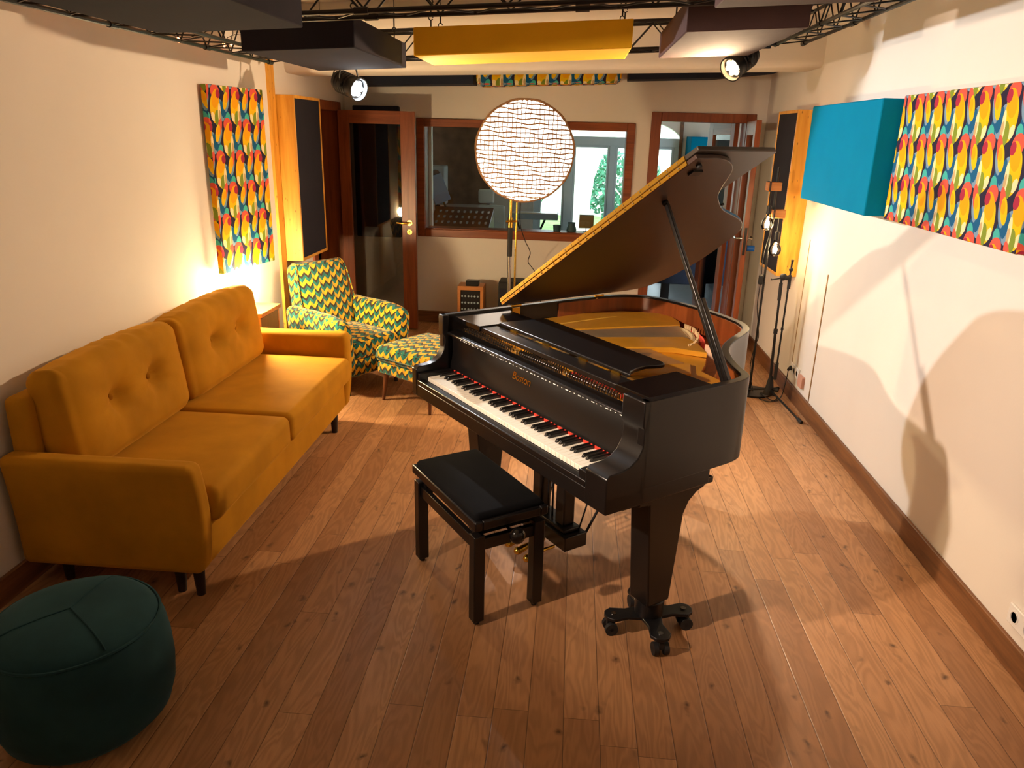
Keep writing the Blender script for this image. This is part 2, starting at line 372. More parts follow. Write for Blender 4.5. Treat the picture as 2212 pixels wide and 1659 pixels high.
    def build(s, name, m, parent=None, local=False, bevel=0, smooth=40, uv=False, seg=2, fix=True):
        bm = s.bm
        if fix: bmesh.ops.recalc_face_normals(bm, faces=bm.faces)
        if uv:
            L = bm.loops.layers.uv.new('uv')
            for f in bm.faces:
                n = f.normal; ax = max(range(3), key=lambda i: abs(n[i]))
                for l in f.loops:
                    p = l.vert.co; l[L].uv = ((p.y, p.z) if ax == 0 else (p.x, p.z) if ax == 1 else (p.x, p.y))
        if parent is not None and not local: bm.transform(RM[parent.name].inverted())
        if name in SPLIT:
            o = None
            for isl in islands(bm): o = finish(isl, name, m, parent, bevel, smooth, seg)
            bm.free(); return o
        return finish(bm, name, m, parent, bevel, smooth, seg)
SPLIT = {'coupling', 'knob', 'desk_hinge', 'hinge_screw', 'note_mark', 'lyre_box', 'side_board', 'end_board', 'socket_hole', 'stile', 'rail', 'desk_leg', 'key', 'fader', 'lift_bar', 'boom_fitting', 'pedal_rod', 'top_seam', 'plate_opening', 'cord_winding', 'lens', 'lamp_cord', 'stand_bar', 'stem', 'lid_buffer', 'chord', 'casing', 'castor_wheel', 'lid_prop'}
def islands(bm):
    seen = set(); out = []
    bm.verts.ensure_lookup_table()
    for v0 in bm.verts:
        if v0.index in seen: continue
        st_ = [v0]; seen.add(v0.index); vs = []
        while st_:
            v = st_.pop(); vs.append(v)
            for e in v.link_edges:
                w = e.other_vert(v)
                if w.index not in seen: seen.add(w.index); st_.append(w)
        nb = bmesh.new(); mp = {v: nb.verts.new(v.co) for v in vs}
        for f in {f for v in vs for f in v.link_faces}: nb.faces.new([mp[v] for v in f.verts])
        out.append(nb)
    return out
def finish(bm, name, m, parent, bevel, smooth, seg):
    if True:
        me = bpy.data.meshes.new(name); bm.to_mesh(me); bm.free()
        o = bpy.data.objects.new(name, me); C.objects.link(o); me.materials.append(m)
        if smooth:
            me.polygons.foreach_set('use_smooth', [True]*len(me.polygons)); me.set_sharp_from_angle(angle=R(smooth))
        if bevel:
            b = o.modifiers.new('bevel', 'BEVEL'); b.width = bevel; b.segments = seg; b.limit_method = 'ANGLE'; b.angle_limit = R(40); b.harden_normals = False
        if parent is not None: o.parent = parent; RM[o.name] = RM[parent.name]
        else: RM[o.name] = I4
        return o
def Bx(x0, x1, y0, y1, z0, z1, M=None): return MB().box(x0, x1, y0, y1, z0, z1, M)
def tag(o, label, cat, group=None, kind=None):
    o['label'] = label; o['category'] = cat
    if group: o['group'] = group
    if kind: o['kind'] = kind
    return o
def thing(name, loc, label, cat, rotz=0, group=None):
    o = bpy.data.objects.new(name, None); C.objects.link(o); o.empty_display_size = .1
    o.location = loc; o.rotation_euler = (0, 0, rotz)
    RM[o.name] = Matrix.Translation(loc) @ Matrix.Rotation(rotz, 4, 'Z')
    return tag(o, label, cat, group)
def struct(o): o['kind'] = 'structure'; return o
def copy_tree(o, parent=None):
    c = o.copy(); C.objects.link(c); c.parent = parent
    RM[c.name] = RM[o.name]
    for ch in list(o.children): copy_tree(ch, c)
    return c
def catmull(P, k=6, closed=False):
    P = [Vector(p) for p in P]; n = len(P); out = []
    rng = range(n if closed else n-1)
    for i in rng:
        g = (lambda j: P[j % n]) if closed else (lambda j: P[max(0, min(n-1, j))])
        p0, p1, p2, p3 = g(i-1), g(i), g(i+1), g(i+2)
        for t in [a/k for a in range(k)]:
            out.append(.5*((2*p1)+(-p0+p2)*t+(2*p0-5*p1+4*p2-p3)*t*t+(-p0+3*p1-3*p2+p3)*t**3))
    if not closed: out.append(P[-1])
    return out
def frame_M(o, x, z):
    # matrix with local Z along z, local X near x, at o
    z = Vector(z).normalized(); x = Vector(x); x = (x-z*x.dot(z)).normalized(); y = z.cross(x)
    return Matrix.Translation(o) @ Matrix((x, y, z)).transposed().to_4x4()

# ------------------------------------------------------------------ the room
XL, XR, YB, YN = -2.25, 1.735, 7.53, -1.6
TL = .05                                     # the roof and everything hung from it drop towards the left
zc = lambda x: 2.86+TL*x
struct(Bx(XL-.3, XR+.6, YN-.2, YB+.22, -.12, 0).build('floor', MT['floor']))
MB().prism([(XL-.2, zc(XL-.2)), (XR+.2, zc(XR+.2)), (XR+.2, zc(XR+.2)+.12), (XL-.2, zc(XL-.2)+.12)], YN-.2, YB+.2, 'xz').build('ceiling', MT['ceil'])['kind'] = 'structure'
# left wall with the doorway beside the back corner
DY0, DY1, DZ = 6.47, 7.25, 2.06
m = MB(); m.box(XL-.2, XL, YN-.2, DY0, 0, 3.0); m.box(XL-.2, XL, DY0, DY1, DZ, 3.0); m.box(XL-.2, XL, DY1, YB+.2, 0, 3.0)
struct(m.build('wall_left', MT['wall']))
struct(Bx(XR, XR+.2, YN-.2, YB+.2, 0, 3.0).build('wall_right', MT['wall']))
struct(Bx(XL-.2, XR+.2, YN-.2, YN, 0, 3.0).build('wall_front', MT['wall']))
# back wall with the control room window and the double door
WX0, WX1, WZ0, WZ1 = -1.50, .49, .935, 1.955
RX0, RX1, RZ = .755, 1.575, 2.045
m = MB()
m.box(XL, WX0, YB, YB+.2, 0, 3.0); m.box(WX0, WX1, YB, YB+.2, 0, WZ0); m.box(WX0, WX1, YB, YB+.2, WZ1, 3.0)
m.box(WX1, RX0, YB, YB+.2, 0, 3.0); m.box(RX0, RX1, YB, YB+.2, RZ, 3.0); m.box(RX1, XR, YB, YB+.2, 0, 3.0)
struct(m.build('wall_back', MT['wall']))
# dark store behind the left doorway
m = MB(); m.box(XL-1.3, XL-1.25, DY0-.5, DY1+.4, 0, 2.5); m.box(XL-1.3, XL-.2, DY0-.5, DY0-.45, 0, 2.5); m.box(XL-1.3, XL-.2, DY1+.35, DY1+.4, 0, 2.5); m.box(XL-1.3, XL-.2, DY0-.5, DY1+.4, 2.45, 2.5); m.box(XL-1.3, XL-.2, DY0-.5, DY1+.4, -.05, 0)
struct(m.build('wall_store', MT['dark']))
SKH, SKT = .117, .018
def skirt(name, pts): return struct(pts.build(name, MT['skirt'] if 'x' not in name else MT['skirtx'], bevel=.004))
skirt('baseboard_right', Bx(XR-SKT, XR, YN, YB, 0, SKH))
m = MB(); m.box(XL, XL+SKT, YN, DY0-.08, 0, SKH); m.box(XL, XL+SKT, DY1+.085, YB, 0, SKH); skirt('baseboard_left', m)
m = MB(); m.box(XL+SKT, RX0-.075, YB-SKT, YB, 0, SKH); m.box(RX1+.075, XR-SKT, YB-SKT, YB, 0, SKH); struct(m.build('baseboard_back', MT['skirtx'], bevel=.004))
# beam across the room in front of the back wall
zb = lambda x: 2.39+.028*(x-1.735)
prof = []
m = MB()
V = []
for x in (XL, XR):
    z = zb(x); ring = [(6.0, z+.5), (6.0, z+.055)]
    ring += [(6.055-.055*math.cos(a), z+.055-.055*math.sin(a)) for a in [math.pi/2*k/6 for k in range(1, 7)]]
    ring += [(6.42, z), (6.42, z+.5)]
    V.append([m.v((x, y, zz)) for y, zz in ring])
for i in range(len(V[0])): m.face((V[0][i], V[0][(i+1) % len(V[0])], V[1][(i+1) % len(V[0])], V[1][i]))
m.face(V[0]); m.face(V[1][::-1])
struct(m.build('beam', MT['wall']))
# strips on the walls
struct(Bx(XL, XL+.022, 5.63, 5.73, SKH, 2.76).build('trim_1', MT['pine']))
struct(Bx(XR-.004, XR+.001, 5.185, 5.199, SKH, 1.03).build('trim_2', MT['crack']))
struct(Bx(XR-.003, XR+.001, 5.69, 5.698, .25, 1.20).build('trim_3', MT['crack']))

# left door: leaf turned through a right angle, standing parallel to the back wall
def frame_rect(m, x0, x1, z0, z1, y0, y1, w, bottom=True):
    m.box(x0, x0+w, y0, y1, z0, z1); m.box(x1-w, x1, y0, y1, z0, z1); m.box(x0+w, x1-w, y0, y1, z1-w, z1)
    if bottom: m.box(x0+w, x1-w, y0, y1, z0, z0+w)
m = MB()
for y0, y1 in ((DY0-.08, DY0+.02), (DY1-.02, DY1+.085)): m.box(XL-.21, XL+.022, y0, y1, 0, DZ+.06)
m.box(XL-.21, XL+.022, DY0+.02, DY1-.02, DZ-.02, DZ+.06)
dfr = struct(m.build('trim_4', MT['door'], bevel=.004))
LX0, LX1, LY0, LY1 = -2.218, -1.497, 7.18, 7.225
d1 = bpy.data.objects.new('door_1', None); C.objects.link(d1); d1.location = (LX0, LY0, 0); d1['kind'] = 'structure'; RM['door_1'] = Matrix.Translation(d1.location)
m = MB(); m.box(LX0, LX0+.105, LY0, LY1, .006, 2.05); m.box(LX1-.135, LX1, LY0, LY1, .006, 2.05)
m.build('stile', MT['door'], d1, bevel=.003)
m = MB(); m.box(LX0+.105, LX1-.135, LY0, LY1, 1.935, 2.05); m.box(LX0+.105, LX1-.135, LY0, LY1, .006, .16); m.build('rail', MT['doorx'], d1, bevel=.003)
Bx(LX0+.10, LX1-.13, LY0+.018, LY0+.026, .155, 1.94).build('door_glass', MT['dpane'], d1)
def handle(parent, x, y, z, side, face, M=None):
    # lever on a round rose, with the key plate below
    T = M or I4
    m = MB(); m.cyl(T @ Vector((x, y, z)), T @ Vector((x, y-.008*face, z)), .026, n=20); m.cyl(T @ Vector((x, y, z)), T @ Vector((x, y-.045*face, z)), .010, n=12)
    m.tube([T @ Vector(p) for p in ((x, y-.045*face, z), (x+.02*side, y-.05*face, z), (x+.06*side, y-.05*face, z-.002), (x+.115*side, y-.046*face, z+.004))], [.010, .010, .009, .008], 10)
    h = m.build('door_handle', MT['brass'], parent)
    m = MB(); m.cyl(T @ Vector((x, y, z-.085)), T @ Vector((x, y-.006*face, z-.085)), .024, n=20); m.build('key_plate', MT['brass'], parent)
    m = MB(); m.cyl(T @ Vector((x, y-.006*face, z-.08)), T @ Vector((x, y-.0075*face, z-.08)), .006, n=10); m.box(x-.003, x+.003, min(y-.006*face, y-.0075*face), max(y-.006*face, y-.0075*face), z-.1, z-.08, T); m.build('keyhole', MT['rubber'], parent)
    return h
handle(d1, LX1-.062, LY0, 1.045, -1, 1)
Bx(LX1-.0005, LX1+.0015, LY0+.012, LY1-.012, .90, 1.14).build('lock_plate', MT['metal'], d1)

# control room window: oak casing, inner frame, pane
w1 = bpy.data.objects.new('window_1', None); C.objects.link(w1); w1.location = (WX0, YB, WZ0); w1['kind'] = 'structure'; RM['window_1'] = Matrix.Translation(w1.location)
m = MB(); frame_rect(m, WX0-.05, WX1+.05, WZ0-.055, WZ1+.045, YB-.022, YB+.002, .075); m.build('casing', MT['doorx'], w1, bevel=.006)
m = MB(); frame_rect(m, WX0, WX1, WZ0, WZ1, YB+.002, YB+.2, .028); m.build('window_frame', MT['doorx'], w1, bevel=.003)
Bx(WX0+.02, WX1-.02, YB+.045, YB+.053, WZ0+.02, WZ1-.02).build('pane', MT['pane'], w1)
# double door to the control room: casing and two leaves
m = MB()
m.box(RX0-.072, RX0+.02, YB-.022, YB+.21, 0, RZ+.06); m.box(RX1-.02, RX1+.068, YB-.022, YB+.21, 0, RZ+.06); m.box(RX0+.02, RX1-.02, YB-.022, YB+.21, RZ-.02, RZ+.06)
struct(m.build('trim_5', MT['door'], bevel=.004))
def leaf(name, hinge, free, th, pull):
    h = Vector((*hinge, 0)); f = Vector((*free, 0)); L = (f-h).length; x = (f-h).normalized(); y = Vector((0, 0, 1)).cross(x)
    o = bpy.data.objects.new(name, None); C.objects.link(o); o.location = h; o.rotation_euler = (0, 0, math.atan2(x.y, x.x)); o['kind'] = 'structure'
    RM[o.name] = Matrix.Translation(h) @ Matrix.Rotation(o.rotation_euler.z, 4, 'Z')
    m = MB(); m.box(0, .10, 0, th, .006, 2.04); m.box(L-.13, L, 0, th, .006, 2.04); m.build('stile', MT['door'], o, local=True, bevel=.003)
    m = MB(); m.box(.10, L-.13, 0, th, 1.92, 2.04); m.box(.10, L-.13, 0, th, .006, .15); m.build('rail', MT['doorx'], o, local=True, bevel=.003)
    Bx(.095, L-.125, th*.4, th*.6, .145, 1.925).build('door_glass', MT['pane'], o, local=True)
    for face, yy in ((1, 0), (-1, th)):
        m = MB(); x0 = L-.055
        m.cyl((x0, yy, 1.05), (x0, yy-.05*face, 1.05), .010, n=12); m.tube([(x0, yy-.05*face, 1.05), (x0-.03, yy-.056*face, 1.05), (x0-.12, yy-.05*face, 1.052)], .009, 10); m.cyl((x0, yy, 1.05), (x0, yy-.007*face, 1.05), .026, n=18)
        m.build('door_handle', MT['steel'], o, local=True)
    Bx(L-.0005, L+.002, th*.25, th*.75, .91, 1.15).build('lock_plate', MT['metal'], o, local=True)
    return o
d2 = leaf('door_2', (1.558, 7.50), (1.488, 6.80), .045, 1)
m = MB(); m.cyl((.632, .055, .965), (.632, .12, .965), .026, n=18); m.build('lock_knob', MT['bluep'], d2, local=True)
d3 = leaf('door_3', (1.545, 7.755), (1.42, 8.46), .045, 1)

# ------------------------------------------------------------------ control room beyond the window and the garden
CX0, CX1, CY0, CY1 = -2.5, 2.3, YB+.2, 10.5
struct(Bx(CX0-.1, CX1+.1, YB+.2, CY1+.1, -.1, 0).build('floor_control_room', MT['tile']))
struct(Bx(CX0-.1, CX1+.1, YB+.2, CY1+.1, 2.55, 2.65).build('ceiling_control_room', MT['ceil']))
struct(Bx(CX0-.1, CX0, YB+.2, CY1+.1, 0, 2.6).build('wall_control_left', MT['wall']))
struct(Bx(CX1, CX1+.1, YB+.2, CY1+.1, 0, 2.6).build('wall_control_right', MT['wall']))
# garden wall with a wide arched opening
GX0, GX1, GZ = -.56, 1.36, 1.84
m = MB(); m.box(CX0, GX0, CY1, CY1+.25, 0, 2.6); m.box(GX1, CX1, CY1, CY1+.25, 0, 2.6)
gc = (GX0+GX1)/2; ga = (GX1-GX0)/2
arch = [(GX1, GZ)]+[(gc+ga*math.cos(a), GZ+.30*math.sin(a)) for a in [math.pi*k/24 for k in range(1, 24)]]+[(GX0, GZ)]
top = [m.v((x, CY1, z)) for x, z in arch]; bot = [m.v((x, CY1, 2.6)) for x, z in arch]; top2 = [m.v((x, CY1+.25, z)) for x, z in arch]; bot2 = [m.v((x, CY1+.25, 2.6)) for x, z in arch]
for i in range(len(arch)-1):
    m.face((top[i], top[i+1], bot[i+1], bot[i])); m.face((top2[i], bot2[i], bot2[i+1], top2[i+1])); m.face((top[i], top2[i], top2[i+1], top[i+1]))
struct(m.build('wall_garden', MT['wall'], fix=True))
w2 = bpy.data.objects.new('window_2', None); C.objects.link(w2); w2.location = (GX0, CY1, 0); w2['kind'] = 'structure'; RM['window_2'] = Matrix.Translation(w2.location)
m = MB()
for x, w in ((GX0, .07), (-.15, .11), (.44, .08), (.98, .08), (GX1-.07, .07)): m.box(x, x+w, CY1+.08, CY1+.15, 0, 1.78 if .2 < x < .9 or x in (-.15, .98) else GZ)
m.box(GX0, GX1, CY1+.07, CY1+.16, 1.76, 1.87); m.box(GX0, GX1, CY1+.08, CY1+.15, 0, .12)
for x0, x1 in ((GX0+.07, -.15), (-.04, .44), (.52, .98), (1.06, GX1-.07)):
    frame_rect(m, x0, x1, .12, 1.76, CY1+.1, CY1+.13, .03)
m.build('window_frame', MT['wframe'], w2, bevel=.004)
Bx(GX0, GX1, CY1+.112, CY1+.118, .1, 2.2).build('pane', MT['pane'], w2)
struct(Bx(1.335, 1.375, CY1-.03, CY1, 0, 2.55).build('trim_6', MT['skirt']))
# window ledge posts seen at the left edge of the glass
struct(Bx(-1.475, -1.445, YB+.205, YB+.28, .9, 2.0).build('trim_7', MT['white']))
# garden
tag(Bx(-8, 9, CY1+.3, 19.45, -.25, -.05).build('lawn', MT['grass']), 'lawn outside the control room windows', 'grass')
tr = thing('garden_tree', (.12, 14.0, -.05), 'pale thick trunked tree outside the control room window', 'tree')
m = MB(); m.tube([(.06, 14, -.047), (.07, 14, .7), (.12, 14, 1.2), (.22, 14, 1.75), (.26, 14, 2.4), (.2, 14, 3.2)], [.26, .21, .22, .30, .34, .3], 14); m.tube([(.3, 14, 1.6), (.62, 13.9, 1.95), (.9, 13.8, 2.6)], [.15, .11, .08], 10)
m.tube([(.55, 13.8, 1.85), (.60, 13.7, 1.4), (.66, 13.7, 1.05), (.8, 13.7, .9)], [.03, .022, .016, .01], 6); m.tube([(.9, 13.7, 1.6), (1.15, 13.6, 1.3), (1.5, 13.6, 1.2)], [.03, .02, .01], 6)
m.build('trunk', MT['bark'], tr)
def leaves(m, n, c, rad, size):
    for i in range(n):
        p = Vector((random.gauss(0, 1), random.gauss(0, 1), random.gauss(0, 1))).normalized()*random.uniform(.55, 1)
        p = Vector(c)+Vector((p.x*rad[0], p.y*rad[1], p.z*rad[2]))
        a = Vector((random.uniform(-1, 1), random.uniform(-1, 1), random.uniform(-1, 1))).normalized()*size*random.uniform(.6, 1.3); b = a.orthogonal().normalized()*size*.45
        m.face([m.v(p-a), m.v(p+b), m.v(p+a), m.v(p-b)])
m = MB(); leaves(m, 700, (.3, 14, 3.6), (2.2, 1.6, .9), .1); m.build('foliage', MT['leaf'], tr, smooth=0, fix=False)
for i, (x, y, w, h, lb) in enumerate(((.95, 16.0, 1.0, 1.3, 'green shrub behind the pale tree trunk'), (3.3, 16.8, 1.2, 1.6, 'green shrub to the right of the pale tree'), (-1.5, 16.6, 1.2, 1.5, 'green shrub to the left of the pale tree'))):
    t = thing('garden_shrub', (x, y, -.05), lb, 'shrub', group='shrubs outside the control room')
    m = MB(); leaves(m, 1500, (x, y, h*.70), (w, .7, h*.52), .075); m.build('foliage', MT['leaf'], t, smooth=0, fix=False)
    m = MB(); [m.tube([(x+dx, y, -.045), (x+dx*2, y, h*.6)], [.03, .015], 6) for dx in (-.15, .05, .2)]; m.build('stem', MT['bark'], t)
tag(Bx(-8, 9, 19.5, 19.9, -.1, 2.6).build('garden_wall', MT['stone']), 'pale stone boundary wall at the end of the garden', 'wall')

# things in the control room
def monitor_speaker():
    t = thing('monitor_speaker', (-1.63, 9.0, .75), 'grey studio monitor loudspeaker behind the control room glass', 'speaker')
    Bx(-1.73, -1.53, 8.98, 9.25, 1.06, 1.50).build('cabinet', MT['greym'], t, bevel=.01)
    m = MB(); m.lathe([(0, .004), (.06, .004), (.075, .014), (.085, .014), (.09, 0)], M=frame_M((-1.63, 8.98, 1.20), (1, 0, 0), (0, -1, 0)), n=24); m.build('woofer', MT['vase'], t)
    m = MB(); m.lathe([(0, .012), (.025, .010), (.045, .003), (.05, 0)], M=frame_M((-1.63, 8.98, 1.41), (1, 0, 0), (0, -1, 0)), n=20); m.build('tweeter', MT['metal'], t)
    Bx(-1.66, -1.60, 9.08, 9.14, 0, 1.06).build('stand', MT['metal'], t)
monitor_speaker()
t = thing('mixing_desk', (-1.2, 8.6, 0), 'dark wooden mixing desk behind the control room window', 'desk')
MB().prism([(8.25, .84), (8.95, 1.05), (8.95, .80), (8.25, .78)], -1.62, -.93, 'yz').build('desk_body', MT['walnut'], t, bevel=.008)
m = MB()
for i in range(9):
    for j in range(4): 
        x = -1.55+i*.07; y = 8.32+j*.15; z = .842+(y-8.25)*.3
        m.box(x, x+.02, y, y+.06, z, z+.022)
m.build('fader', MT['greym'], t)
m = MB(); m.box(-1.6, -1.55, 8.3, 8.9, 0, .79); m.box(-1.0, -.95, 8.3, 8.9, 0, .79); m.build('desk_leg', MT['walnut'], t)
t = thing('computer_screen', (-1.6, 9.12, .95), 'blue grey screen tilted beside the grey studio monitor', 'screen')
MB().box(-.10, .10, -.012, .012, -.16, .16, Matrix.Translation((-1.58, 8.86, 1.25)) @ Matrix.Rotation(R(-22), 4, 'Y') @ Matrix.Rotation(R(25), 4, 'Z')).build('screen_panel', MT['screen'], t, bevel=.006)
MB().tube([(-1.58, 8.88, 1.24), (-1.54, 8.93, 1.12), (-1.5, 8.9, 1.045)], .012).build('screen_arm', MT['metal'], t)
t = thing('office_chair', (-1.02, 9.45, 0), 'pale office chair with headrest behind the mixing desk', 'chair')
MB().rbox((-1.09, 9.5, 1.135), (.20, .06, .17), .03, 8).build('headrest', MT['pale'], t)
MB().rbox((-1.03, 9.54, .80), (.34, .07, .46), .03, 8).build('backrest', MT['pale'], t)
MB().rbox((-1.03, 9.33, .50), (.46, .46, .09), .04, 8).build('seat', MT['pale'], t)
m = MB(); m.cyl((-1.03, 9.38, .06), (-1.03, 9.38, .47), .025)
for k in range(5): a = k*2*math.pi/5; m.tube([(-1.03, 9.38, .07), (-1.03+.26*math.cos(a), 9.38+.26*math.sin(a), .03)], [.02, .016])
m.tube([(-1.06, 9.55, 1.0), (-1.08, 9.54, 1.08)], .014); m.build('chair_base', MT['metal'], t)
t = thing('stage_keyboard', (-.4, 9.45, 0), 'grey stage keyboard on a folding stand behind the glass', 'keyboard')
Bx(-.80, -.19, 9.35, 9.65, .885, .955).build('keyboard_body', MT['greym'], t, bevel=.008)
m = MB(); [m.box(-.785+i*.0195, -.767+i*.0195, 9.37, 9.50, .955, .965) for i in range(30)]; m.build('key', MT['ivory'], t)
m = MB(); m.tube([(-.72, 9.5, .885), (-.35, 9.5, .02)], .014); m.tube([(-.35, 9.52, .885), (-.72, 9.52, .02)], .014); m.build('stand_bar', MT['metal'], t)
t = thing('ceramic_vase', (-.02, 7.66, WZ0+.028), 'dark blue ceramic vase on the window ledge', 'vase')
MB().lathe([(.036, 0), (.05, .004), (.047, .03), (.034, .062), (.036, .075), (.042, .088), (.036, .088), (.03, .07), (0, .01)], (-.015, 7.66, WZ0+.028), 24).build('vase_body', MT['vase'], t)
t = thing('small_pot', (-.16, 7.66, WZ0+.028), 'small slanted grey pot left of the blue vase', 'pot')
MB().lathe([(.035, 0), (.042, .058), (.036, .058), (.03, .008), (0, .006)], (-.16, 7.66, WZ0+.028), 16).build('pot_body', MT['vase'], t)
t = thing('cube_lamp', (.13, 7.66, WZ0+.028), 'little lamp with a square olive shade on the window ledge', 'lamp')
Bx(.058, .202, 7.60, 7.72, WZ0+.07, WZ0+.192).build('lamp_shade', MT['shade'], t, bevel=.004)
m = MB(); m.cyl((.13, 7.66, WZ0+.028), (.13, 7.66, WZ0+.10), .004, n=8); m.cyl((.13, 7.66, WZ0+.028), (.13, 7.66, WZ0+.034), .03); m.build('lamp_foot', MT['metal'], t)
tag(Bx(-2.0, -1.15, 10.40, 10.46, .95, 2.35).build('wall_hanging', MT['curtain'], uv=True), 'brown mottled cloth panel on the far control room wall', 'wall panel')
t = thing('acoustic_panel', (1.55, 9.7, 1.35), 'light blue acoustic panel seen through the open double door', 'acoustic panel')
Bx(1.42, 1.62, 10.0, 10.46, 1.30, 1.90).build('panel_body', MT['blue'], t, bevel=.006)
t = thing('black_cabinet', (1.45, 8.95, 0), 'black low cabinet on legs beyond the double door', 'cabinet')
Bx(.98, 1.95, 8.75, 9.3, .27, .86).build('cabinet_body', MT['ind'], t, bevel=.01)
for x, y in ((1.06, 8.8), (1.16, 9.2), (1.58, 8.8), (1.88, 9.2)): Bx(x, x+.05, y, y+.05, 0, .27).build('leg', MT['metal'], t)

# ------------------------------------------------------------------ wall panels
def cloth_panel(name, loc, label, cat, body, m, group=None, frame=None, uv=False):
    t = thing(name, loc, label, cat, group=group); body.build('panel_body', m, t, bevel=.006, uv=uv); return t
Bl = thing('acoustic_panel', (-1.93, 7.5, .865), 'black acoustic panel on the back wall, seen through the glass of the left door', 'acoustic panel')
MB().rbox((-1.93, 7.49, 1.482), (.45, .075, 1.235), .014, 6).build('panel_body', MT['ind'], Bl)
# left leaf-print panel, its far edge standing off the wall
t = thing('acoustic_panel', (-2.15, 5.05, .97), 'tall leaf-print acoustic panel on the left wall above the globe lamp', 'acoustic panel', group='leaf-print acoustic panels')
A0, A1 = Vector((-2.238, 4.585, 0)), Vector((-2.137, 5.18, 0))
dx = (A1-A0).normalized(); Lp = (A1-A0).length
MB().box(0, Lp, -.040, -.002, .985, 2.114).build('panel_body', MT['retro'], t, local=True, uv=True, bevel=.004)
t.location = (A0.x, A0.y, 0); t.rotation_euler = (0, 0, math.atan2(dx.y, dx.x))
def box_panel(x0, x1, y0, y1, z0, z1, face, label):
    # pine box with a dark cloth front
    t = thing('absorber_box', ((x0+x1)/2, (y0+y1)/2, z0), label, 'acoustic panel', group='pine boxes with dark cloth fronts')
    w = .022; m = MB()
    m.box(x0, x1, y0, y0+w, z0, z1); m.box(x0, x1, y1-w, y1, z0, z1); m.build('side_board', MT['pine'], t, bevel=.002)
    m = MB(); m.box(x0, x1, y0+w, y1-w, z0, z0+w); m.box(x0, x1, y0+w, y1-w, z1-w, z1); m.build('end_board', MT['pine'], t, bevel=.002)
    f0, f1 = (x0+.01, x1-.005) if face > 0 else (x0+.005, x1-.01)
    Bx(f0, f1, y0+w*.4+.008, y1-.010, z0+.008, z1-.008).build('cloth_front', MT['dark'], t)
box_panel(XL+.001, -2.098, 5.741, 6.345, .888, 2.111, 1, 'pine box with dark cloth front on the left wall above the armchair')
box_panel(1.583, XR-.001, 5.915, 6.475, .885, 2.098, -1, 'pine box with dark cloth front on the right wall behind the bulb lamp')
t = thing('acoustic_panel', (1.63, 4.75, 1.51), 'deep turquoise acoustic panel on the right wall', 'acoustic panel')
Bx(1.53, XR-.001, 4.19, 5.385, 1.513, 2.098).build('panel_body', MT['blue'], t, bevel=.007)
t = thing('acoustic_panel', (1.68, 3.5, 1.5), 'wide leaf-print acoustic panel at the right edge, beside the turquoise panel', 'acoustic panel', group='leaf-print acoustic panels')
Bx(1.625, XR-.001, 2.91, 4.17, 1.504, 2.11).build('panel_body', MT['retro'], t, uv=True, bevel=.005)

# sockets
def socket(name, y0, y1, z0, z1, n, label):
    t = thing(name, (XR, (y0+y1)/2, z0), label, 'socket')
    Bx(XR-.012, XR-.0005, y0, y1, z0, z1).build('socket_plate', MT['white'], t, bevel=.004)
    for i in range(n):
        y = y0+(y1-y0)*(i+.5)/n; zc_ = (z0+z1)/2; Mx = frame_M((XR-.012, y, zc_), (0, 1, 0), (-1, 0, 0))
        m = MB(); m.lathe([(.026, 0), (.026, .003), (.021, .003), (.019, -.004), (0, -.004)], M=Mx, n=20); m.build('socket_ring', MT['white'], t)
        m = MB(); [m.cyl(Mx @ Vector((sx, 0, -.004)), Mx @ Vector((sx, 0, -.0025)), .003, n=8) for sx in (-.0095, .0095)]; m.build('socket_hole', MT['rubber'], t)
    return t
socket('power_socket', 2.41, 2.585, .165, .245, 2, 'white double wall socket above the right skirting near the front')
socket('power_socket', 5.47, 5.69, .19, .27, 3, 'white triple wall socket with a black plug behind the microphone stand')
tag(Bx(XR-.025, XR-.0005, 5.33, 5.43, .165, .25).build('socket_cover', MT['pink'], bevel=.003), 'salmon coloured socket cover to the right of the white triple socket', 'socket cover')

# ------------------------------------------------------------------ sofa
SF = thing('sofa', (-1.80, 3.6, 0), 'mustard velvet two seat sofa along the left wall', 'sofa')
V_ = MT['velvet']
SX0, SX1, SY0, SY1 = -2.225, -1.44, 2.53, 4.70
MB().rbox(((SX0+SX1)/2, (SY0+SY1)/2, .215), (SX1-SX0-.02, SY1-SY0-.16, .19), .025, 8).build('base', V_, SF)
MB().rbox((-2.17, (SY0+SY1)/2, .49), (.10, SY1-SY0-.16, .70), .03, 8).build('back_frame', V_, SF)
def sofa_arm(y, s):
    # flared arm: leans outwards from the base, rounded along the top
    def fn(p):
        u = (p.z+.25)/.5
        p = p.copy(); p.y += s*(.035*u*u-.02); p.x += -.015*(1-u) if p.x > .2 else 0
        if p.x > .3: p.x += .02*math.sin(math.pi*min(1, max(0, u)))
        return p
    MB().rbox(((SX0+SX1)/2+.005, y, .37), (SX1-SX0+.01, .105, .50), .034, 12, fn).build('arm', V_, SF)
    # seam cord along the front and top edge
    pts = [fn(Vector((.345+.0, -.047*s*-1, -.22+.44*k/10)))+Vector(((SX0+SX1)/2+.012, y, .37)) for k in range(11)]
sofa_arm(SY0+.06, -1); sofa_arm(SY1-.06, 1)
def seat_cushion(y0, y1):
    def fn(p):
        q = p.copy(); a = max(0, 1-(p.x/.33)**2)*max(0, 1-(p.y/((y1-y0)/2))**2)
        if p.z > 0: q.z += .022*a
        return q
    MB().rbox((-1.715, (y0+y1)/2, .395), (.635, y1-y0, .165), .04, 14, fn).build('seat_cushion', V_, SF)
seat_cushion(2.655, 3.505); seat_cushion(3.512, 4.575)
